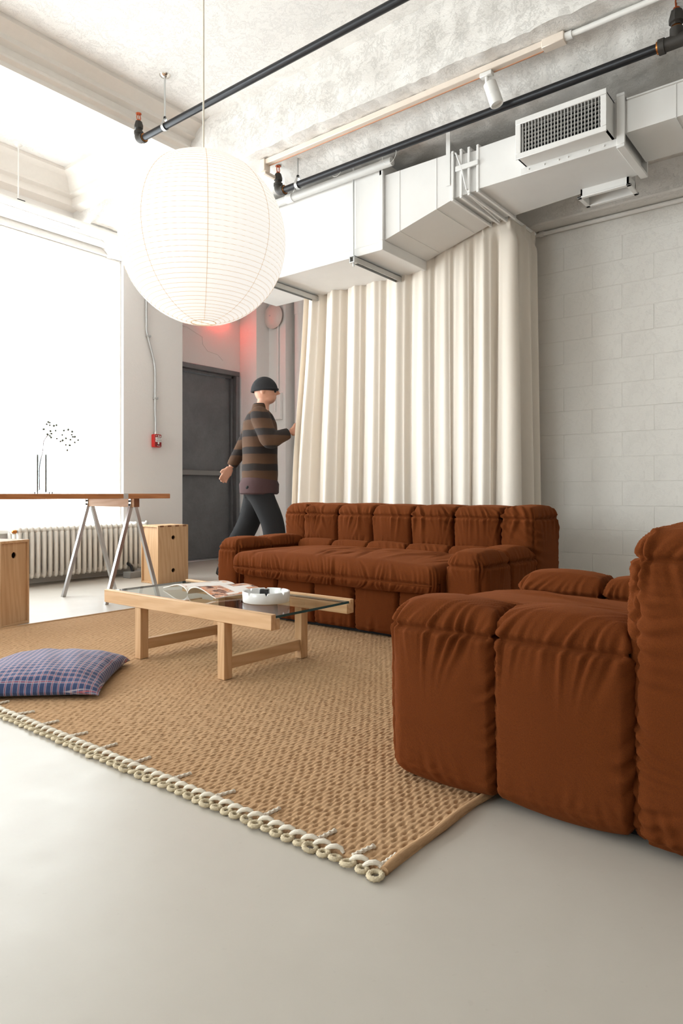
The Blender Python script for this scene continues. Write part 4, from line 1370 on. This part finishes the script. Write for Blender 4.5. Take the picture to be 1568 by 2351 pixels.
# ------------------------------------------------------------------ track light
tk = thing('light_track', 'beige lighting track with conduit under the ceiling beam', 'light track', (0, 0, 0))
MB().box(3.352, 3.388, 1.36, 3.34, 3.030, 3.066, .003).build('track', M['beige'], tk)
MB().box(3.384, 3.391, 1.37, 3.33, 3.026, 3.034, .001).build('track_edge', M['tan'], tk)
MB().box(3.345, 3.40, 1.25, 1.365, 3.022, 3.068, .003).build('feed_box', M['beige'], tk)
MB().tube([(3.372, 1.25, 3.045), (3.372, .9, 3.045), (3.372, -3.4, 3.05)], .014, 12).tube([(3.372, 1.215, 3.045), (3.372, 1.25, 3.045)], .02, 12).build('feed_conduit', M['trimwhite'], tk)
MB().box(3.34, 3.40, 3.335, 3.38, 2.985, 3.066, .003).box(3.36, 3.48, 3.345, 3.372, 2.97, 2.992, .003).build('end_box', M['beige'], tk)
sp_ = thing('spotlight', 'small white cylinder spotlight hanging from the beige track', 'spotlight', (3.37, 1.68, 3.03))
MB().box(-.017, .017, -.035, .035, -.024, 0, .003).build('track_adapter', M['whiteplastic'], sp_)
MB().tube([(0, 0, -.02), (0, 0, -.055), (.012, -.01, -.065)], .009, 10).build('swivel', M['whiteplastic'], sp_)
Ms = Matrix.Translation((.012, -.012, -.055)) @ rot_to((0, 0, -1), (.10, -.30, -1))
MB().lathe([(.0, 0), (.030, 0), (.035, .004), (.035, .070)], 24, Ms @ Matrix.Rotation(PI, 4, 'X'), cap=False).build('lamp_rear', M['whiteplastic'], sp_)
MB().lathe([(.0355, .071), (.0355, .128), (.034, .130), (.030, .130), (.028, .118), (.0, .116)], 24, Ms @ Matrix.Rotation(PI, 4, 'X'), cap=False).build('lamp_head', M['whiteplastic'], sp_)

# ------------------------------------------------------------------ along the window
bt = thing('batten_light', 'lit white twin tube batten light hanging before the window head', 'ceiling light', (0, 5.33, 0))
MB().box(.3, 3.62, -.035, .035, 3.020, 3.058, .004).build('housing', M['trimwhite'], bt)
M['tube'] = emis('lit_fluorescent_tube', (1.0, .985, .95, 1), 2.2)
for y in (-.045, .045):
    for (a_, b_) in ((.36, 1.95), (2.0, 3.56)):
        MB().tube([(a_, y, 3.0), (b_, y, 3.0)], .0135, 12).build('tube', M['tube'], bt)
for x in (.33, 1.975, 3.59):
    MB().box(x - .02, x + .02, -.06, .06, 2.985, 3.022, .004).build('lamp_holder', M['whiteplastic'], bt)
for x in (1.0, 2.62):
    MB().tube([(x, 0, 3.055), (x, 0, ZC)], .0055, 8).lathe([(.012, ZC - .016), (.03, ZC)], 16, Matrix.Translation((x, 0, 0))).build('rod', M['trimwhite'], bt)
    MB().box(x - .012, x + .05, -.012, .012, 3.056, 3.075, .002).build('rod_clip', M['bolt'], bt)
rb_ = thing('blind_roller', 'white rolled blind tube above the big window', 'roller blind', (0, YW - .05, 3.045))
MB().tube([(.9, 0, 0), (3.86, 0, 0)], .034, 18).build('rolled_blind', M['trimwhite'], rb_)
MB().box(3.86, 3.875, -.04, .05, -.04, .04, .003).box(.885, .90, -.04, .05, -.04, .04, .003).build('roller_bracket', M['whiteplastic'], rb_)

# ------------------------------------------------------------------ fire alarm pull station and its conduit
def text_mesh(s, size, ext=.0004):
    cu = bpy.data.curves.new('lettering', 'FONT'); cu.body = s; cu.size = size; cu.extrude = ext
    cu.align_x = 'CENTER'; cu.align_y = 'CENTER'; cu.resolution_u = 2
    o = bpy.data.objects.new('lettering', cu); COL.objects.link(o)
    bpy.context.view_layer.update()
    me = bpy.data.meshes.new_from_object(o.evaluated_get(bpy.context.evaluated_depsgraph_get()))
    bpy.data.objects.remove(o)
    return me
pu = thing('fire_alarm_box', 'red fire alarm pull station on the white wall beside the door', 'fire alarm', (4.135, YW, 1.28))
MB().box(-.042, .042, -.052, 0, -.064, .064, .006).build('back_box', M['red'], pu)
MB().box(-.0385, .0385, -.060, -.050, -.060, .060, .004).build('face_plate', M['darkred'], pu)
hd = MB().box(-.034, .034, -.066, -.058, .010, .032, .002).box(-.034, .034, -.066, -.058, -.014, .008, .002).box(-.008, .008, -.066, -.058, -.036, -.012, .002).build('pull_handle', M['whiteplastic'], pu)
MB().box(-.012, .012, -.064, -.058, -.043, -.034, .002).build('handle_stop', M['blackplastic'], pu)
MB().lathe([(.0085, 0), (.0085, .003), (.005, .004)], 14, Matrix.Translation((0, -.060, .046)) @ rot_to((0, 0, 1), (0, -1, 0))).build('key_lock', M['chrome'], pu)
MB().prism([(.014, .040), (.030, .040), (.022, .052)], -.0612, -.060, 1).build('warning_mark', M['whiteplastic'], pu)
for (s, size, x, z, y, mt) in (('FIRE', .011, -.023, .046, -.0604, 'whiteplastic'), ('PUSH IN', .0115, 0, .021, -.0664, 'blackplastic'), ('PULL DOWN', .0105, 0, -.003, -.0664, 'blackplastic'), ('Mircom', .012, .004, -.052, -.0604, 'whiteplastic')):
    me = text_mesh(s, size); me.materials.clear(); me.materials.append(M[mt])
    o = inst('lettering', me, pu, (x, y, z), (PI / 2, 0, 0))
cd = thing('wall_conduit', 'grey metal conduit bending down the white wall to the fire alarm box', 'conduit', (0, YW - .018, 0))
cpts = curve([(4.022, 0, 3.2), (4.024, 0, 2.75), (4.026, 0, 2.42), (4.032, 0, 2.33), (4.095, 0, 2.13), (4.122, 0, 2.02), (4.128, 0, 1.9), (4.128, 0, 1.6), (4.133, 0, 1.48), (4.133, 0, 1.352)], 8)
MB().tube(cpts, .0105, 12).build('conduit', M['galv'], cd)
for z, x in ((2.30, 4.043), (1.70, 4.128)):
    MB().box(x - .016, x + .03, -.014, .017, z - .009, z + .009, .003).build('strap', M['galv'], cd)
MB().lathe([(.014, 1.342), (.016, 1.362), (.013, 1.375)], 12, Matrix.Translation((4.133, 0, 0))).build('connector', M['chrome'], cd)

# ------------------------------------------------------------------ alcove fittings
es = thing('exit_sign', 'red lit exit sign box above the grey door, hidden by the lantern', 'sign', (5.27, 6.05, 2.93))
MB().box(-.16, .16, -.07, 0, -.10, .10, .008).build('sign_housing', M['whiteplastic'], es)
MB().box(-.14, .14, -.076, -.07, -.08, .08, .003).build('lit_face', M['redlit'], es)
MB().box(-.14, .14, -.065, -.01, -.106, -.10, .002).build('lit_strip', M['redstrip'], es)
bl = thing('alarm_bell', 'round pale alarm bell high on the alcove wall', 'bell', (5.86, 5.665, 2.855))
Mb = rot_to((0, 0, 1), (-1, 0, 0))
MB().lathe([(.13, .03), (.145, .034), (.145, .045), (.125, .07), (.08, .088), (.03, .095), (.0, .096)], 40, Mb, cap=False).build('gong', M['bell'], bl)
MB().lathe([(.045, 0), (.045, .04)], 20, Mb).build('back_plate', M['galv'], bl)
MB().lathe([(.009, .094), (.009, .102), (.004, .104)], 10, Mb).build('centre_bolt', M['galv'], bl)
ac = thing('bell_conduit', 'thin conduit with switch box under the round alarm bell', 'conduit', (5.86, 5.61, 0))
MB().tube([(-.014, 0, 1.95), (-.014, 0, 2.76)], .011, 10).tube([(-.014, .03, 3.0), (-.014, .03, ZC)], .008, 8).build('conduit', M['wall'], ac)
MB().box(-.05, 0, -.07, .05, 1.63, 1.95, .006).build('switch_box', M['wall'], ac)
MB().tube([(-.06, .0, 1.9), (-.065, .0, 1.72)], .010, 8).build('switch_lever', M['whiteplastic'], ac)
dp = thing('drain_pipe', 'thick white painted vertical pipe beside the cream curtain edge', 'pipe', (5.98, 5.38, 0))
MB().lathe([(.062, 0), (.062, 3.0)], 24).build('pipe', M['wall'], dp)
MB().lathe([(.069, 2.86), (.069, ZC)], 24).build('collar', M['wall'], dp)
wp = thing('wall_pipe', 'thin white pipe along the top of the block wall right of the curtain', 'pipe', (4.63, 0, 2.582))
MB().tube([(0, 1.93, 0), (0, -3.4, 0)], .0145, 12).tube([(0, 1.90, 0), (0, 1.87, 0)], .019, 12).build('pipe', M['wall'], wp)

# ------------------------------------------------------------------ person at the curtain
def skin_part(nodes, edges, root=0, sub=2):
    me = bpy.data.meshes.new('figure')
    me.from_pydata([n[:3] for n in nodes], edges, [])
    o = bpy.data.objects.new('figure', me); COL.objects.link(o)
    sk = o.modifiers.new('skin', 'SKIN'); sk.use_smooth_shade = True
    lay = me.skin_vertices[0].data
    for i, n in enumerate(nodes):
        lay[i].radius = (n[3], n[4] if len(n) > 4 else n[3])
        lay[i].use_root = (i == root)
    sb = o.modifiers.new('sub', 'SUBSURF'); sb.levels = sub; sb.render_levels = sub
    bpy.context.view_layer.update()
    m = bpy.data.meshes.new_from_object(o.evaluated_get(bpy.context.evaluated_depsgraph_get()))
    bpy.data.objects.remove(o)
    vs = [tuple(v.co) for v in m.vertices]; fs = [tuple(p.vertices) for p in m.polygons]
    bpy.data.meshes.remove(m)
    return vs, fs
def soften(o, vox, it):
    r = o.modifiers.new('merge', 'REMESH'); r.mode = 'VOXEL'; r.voxel_size = vox; r.use_smooth_shade = True
    s = o.modifiers.new('soften', 'SMOOTH'); s.factor = .5; s.iterations = it
def ellipsoid(mb, c, r, n=24, m=16, zmin=-1.0):
    pr_ = [(math.cos(t), math.sin(t)) for t in np.linspace(max(-PI / 2 + .02, math.asin(zmin)), PI / 2 - .02, m)]
    T = Matrix.Translation(c) @ Matrix.Diagonal((r[0], r[1], r[2], 1))
    mb.lathe(pr_, n, T)
per = thing('person', 'person in dark cap and brown and black striped sweater reaching for the curtain', 'person', (4.13, 4.20, 0), -math.radians(51.5))
SH_R, EL_R, WR_R = (.03, -.185, 1.425), (.13, -.27, 1.19), (.30, -.215, 1.265)
SH_L, EL_L, WR_L = (.0, .185, 1.425), (-.16, .25, 1.18), (-.27, .20, .985)
KN_R, AN_R = (.15, -.105, .50), (.17, -.105, .09)
KN_L, AN_L = (-.09, .10, .49), (-.30, .10, .12)
nodes = [(0, 0, .94, .085, .09), (.0, 0, 1.10, .09, .095), (.02, 0, 1.30, .115, .13), (.03, 0, 1.46, .07), (.05, 0, 1.55, .052), (.06, 0, 1.61, .06),
         (*SH_R, .058), (*EL_R, .042), (*WR_R, .030), (*SH_L, .058), (*EL_L, .042), (*WR_L, .030),
         (.01, -.075, .86, .07), (*KN_R, .060), (*AN_R, .042), (.29, -.105, .045, .035),
         (-.01, .075, .86, .07), (*KN_L, .060), (*AN_L, .042), (-.20, .105, .04, .035)]
edges = [(0, 1), (1, 2), (2, 3), (3, 4), (4, 5), (2, 6), (6, 7), (7, 8), (2, 9), (9, 10), (10, 11), (0, 12), (12, 13), (13, 14), (14, 15), (0, 16), (16, 17), (17, 18), (18, 19)]
body = MB(); body.add(*skin_part(nodes, edges))
ellipsoid(body, (.065, 0, 1.645), (.098, .076, .112))
ellipsoid(body, (.085, 0, 1.585), (.072, .058, .062))
body.tube([(.150, 0, 1.662), (.168, 0, 1.632), (.182, 0, 1.618), (.158, 0, 1.610)], [.009, .012, .014, .010], 8)
for s in (-1, 1):
    ellipsoid(body, (.05, s * .078, 1.635), (.020, .010, .032), 12, 8)
body.tube([(.148, -.02, 1.583), (.154, 0, 1.583), (.148, .02, 1.583)], .007, 8)
def hand(mb, w, elbow_, spread, thumb_up):
    W = Vector(w); d = (W - Vector(elbow_)).normalized()
    side = d.cross(Vector((0, 0, 1))).normalized(); up = side.cross(d).normalized()
    palm = [(W + d * .00), (W + d * .045), (W + d * .085)]
    for k in range(4):
        o = (k - 1.5) * .019
        base = W + d * .08 + up * o * 1.0
        L = (.034, .040, .038, .030)[3 - k]
        b1 = base + d * L * .9 + up * o * .12
        b2 = b1 + (d * .8 - side * spread * .5).normalized() * L * .7
        b3 = b2 + (d * .4 - side * spread).normalized() * L * .6
        mb.tube([W + d * .02 + up * o * .6, base, b1, b2, b3], [.011, .0105, .0092, .0086, .0070], 8)
    for k in range(5):
        o = (k - 2) * .014
        mb.tube([W + up * o * .7, W + d * .05 + up * o, W + d * .085 + up * o], [.014, .016, .012], 8)
    t0 = W + d * .03 + up * .028 * thumb_up
    mb.tube([W + d * .015 + up * .012 * thumb_up, t0, t0 + (d + up * .9 * thumb_up).normalized() * .032, t0 + (d * 1.4 + up * .7 * thumb_up).normalized() * .058], [.013, .0125, .0105, .008], 8)
hand(body, WR_R, EL_R, .8, 1); hand(body, WR_L, EL_L, .9, 1)
M['skin'] = simple('skin', lin(206, 152, 126), .55)
bo = body.build('body', M['skin'], per)
rm = bo.modifiers.new('merge', 'REMESH'); rm.mode = 'VOXEL'; rm.voxel_size = .006; rm.use_smooth_shade = True
sm = bo.modifiers.new('soften', 'SMOOTH'); sm.factor = .5; sm.iterations = 4
bo['label'] = 'skin of face, neck and hands'
def sweater_mat():
    t = NT('striped_knit'); v = t.coord(); sp = t.n('ShaderNodeSeparateXYZ'); t.l(v, sp.inputs[0])
    z = t.math('ADD', sp.outputs[2], t.math('MULTIPLY', t.noise(v, 7, 2), .02))
    fr = t.math('FRACT', t.math('DIVIDE', t.math('ADD', z, .03), .142))
    band = t.ramp(fr, [(0.0, lin(30, 25, 24)), (0.36, lin(30, 25, 24)), (0.40, lin(88, 60, 38)), (0.96, lin(78, 53, 34)), (1.0, lin(30, 25, 24))])
    n = t.noise(v, 300, 2); t.base(t.mix(t.math('MULTIPLY', n, .4), band, lin(50, 36, 28)))
    t.setv('Roughness', .95); t.l(t.bump(n, .4, .002), t.b.inputs['Normal']); return t.m
M['sweater'] = sweater_mat()
sw = MB()
Tt = Matrix.Translation((.018, 0, 0)) @ Matrix.Diagonal((.84, 1.02, 1, 1))
sw.lathe([(.158, .815), (.176, .828), (.184, .93), (.178, 1.08), (.182, 1.24), (.172, 1.36), (.13, 1.435), (.085, 1.475), (.072, 1.53)], 32, Tt)
for (S_, E_, W_) in ((SH_R, EL_R, WR_R), (SH_L, EL_L, WR_L)):
    S_, E_, W_ = Vector(S_), Vector(E_), Vector(W_)
    c = curve([S_ * .85 + Vector((0, 0, .21)), S_.lerp(E_, .12), S_.lerp(E_, .6), E_, E_.lerp(W_, .45), E_.lerp(W_, .92)], 5)
    n_ = len(c); sw.tube(c, [float(np.interp(i / (n_ - 1), [0, .25, .5, .62, .85, 1], [.070, .086, .076, .068, .056, .046])) for i in range(n_)], 14)
so = sw.build('sweater', M['sweater'], per, True, 80); so['label'] = 'brown and black striped sweater'
soften(so, .011, 8)
hm = MB()
Th = Matrix.Translation((.012, 0, 0)) @ Matrix.Diagonal((.86, 1.08, 1, 1))
hm.lathe([(.180, .752), (.194, .765), (.197, .84), (.165, .90)], 32, Th)
hm.build('shirt_hem', simple('plum_shirt', lin(70, 46, 46), .9, 0, .4, 120), per)['label'] = 'plum shirt hem below the sweater'
n3 = [(0, 0, .90, .13, .14), (.01, -.078, .80, .118), (*KN_R, .108), (AN_R[0], AN_R[1], AN_R[2] + .03, .10), (-.01, .078, .80, .118), (*KN_L, .108), (AN_L[0], AN_L[1], AN_L[2] + .02, .10)]
tr_ = MB(); tr_.add(*skin_part(n3, [(0, 1), (1, 2), (2, 3), (0, 4), (4, 5), (5, 6)]))
to = tr_.build('trousers', simple('black_trouser_cloth', lin(20, 19, 21), .9, 0, .3, 90), per, True, 80)
to['label'] = 'black trousers'
soften(to, .014, 14)
def shoe(x, y, z, pitch):
    m = MB(); T = Matrix.Translation((x, y, z)) @ Matrix.Rotation(pitch, 4, 'Y')
    V, F = puff((-.09, .19, -.048, .048, 0, .095), r=[(.04, .07), (.035, .035), (.012, .045)], res=.012, bulge=(.0, .006, .0), seed=3)
    V[:, 2] = np.where(V[:, 0] > .03, V[:, 2] * (1 - .38 * np.clip((V[:, 0] - .03) / .12, 0, 1)), V[:, 2])
    m.add([tuple(p) for p in V], [tuple(int(i) for i in f) for f in F], T)
    return m
shoe(.17, -.105, .004, 0).build('shoe', simple('dark_leather', lin(26, 24, 24), .45), per)
shoe(-.29, .10, .035, .22).build('shoe', simple('dark_leather', lin(26, 24, 24), .45), per)
cap = MB(); ellipsoid(cap, (.056, 0, 1.632), (.117, .093, .128), 28, 16, .02)
cap.tube([(.058 + .112 * math.cos(a), .088 * math.sin(a), 1.642 + .010 * math.cos(a)) for a in np.linspace(0, 2 * PI, 32, endpoint=False)], .009, 8, closed=True)
cap.build('knit_cap', simple('charcoal_knit', lin(40, 39, 41), .95, 0, .5, 160), per)['label'] = 'charcoal knit cap'
for s in (-1, 1):
    e = MB(); ellipsoid(e, (.150, s * .031, 1.628), (.012, .014, .010), 12, 8); e.build('eye', M['blackplastic'], per)
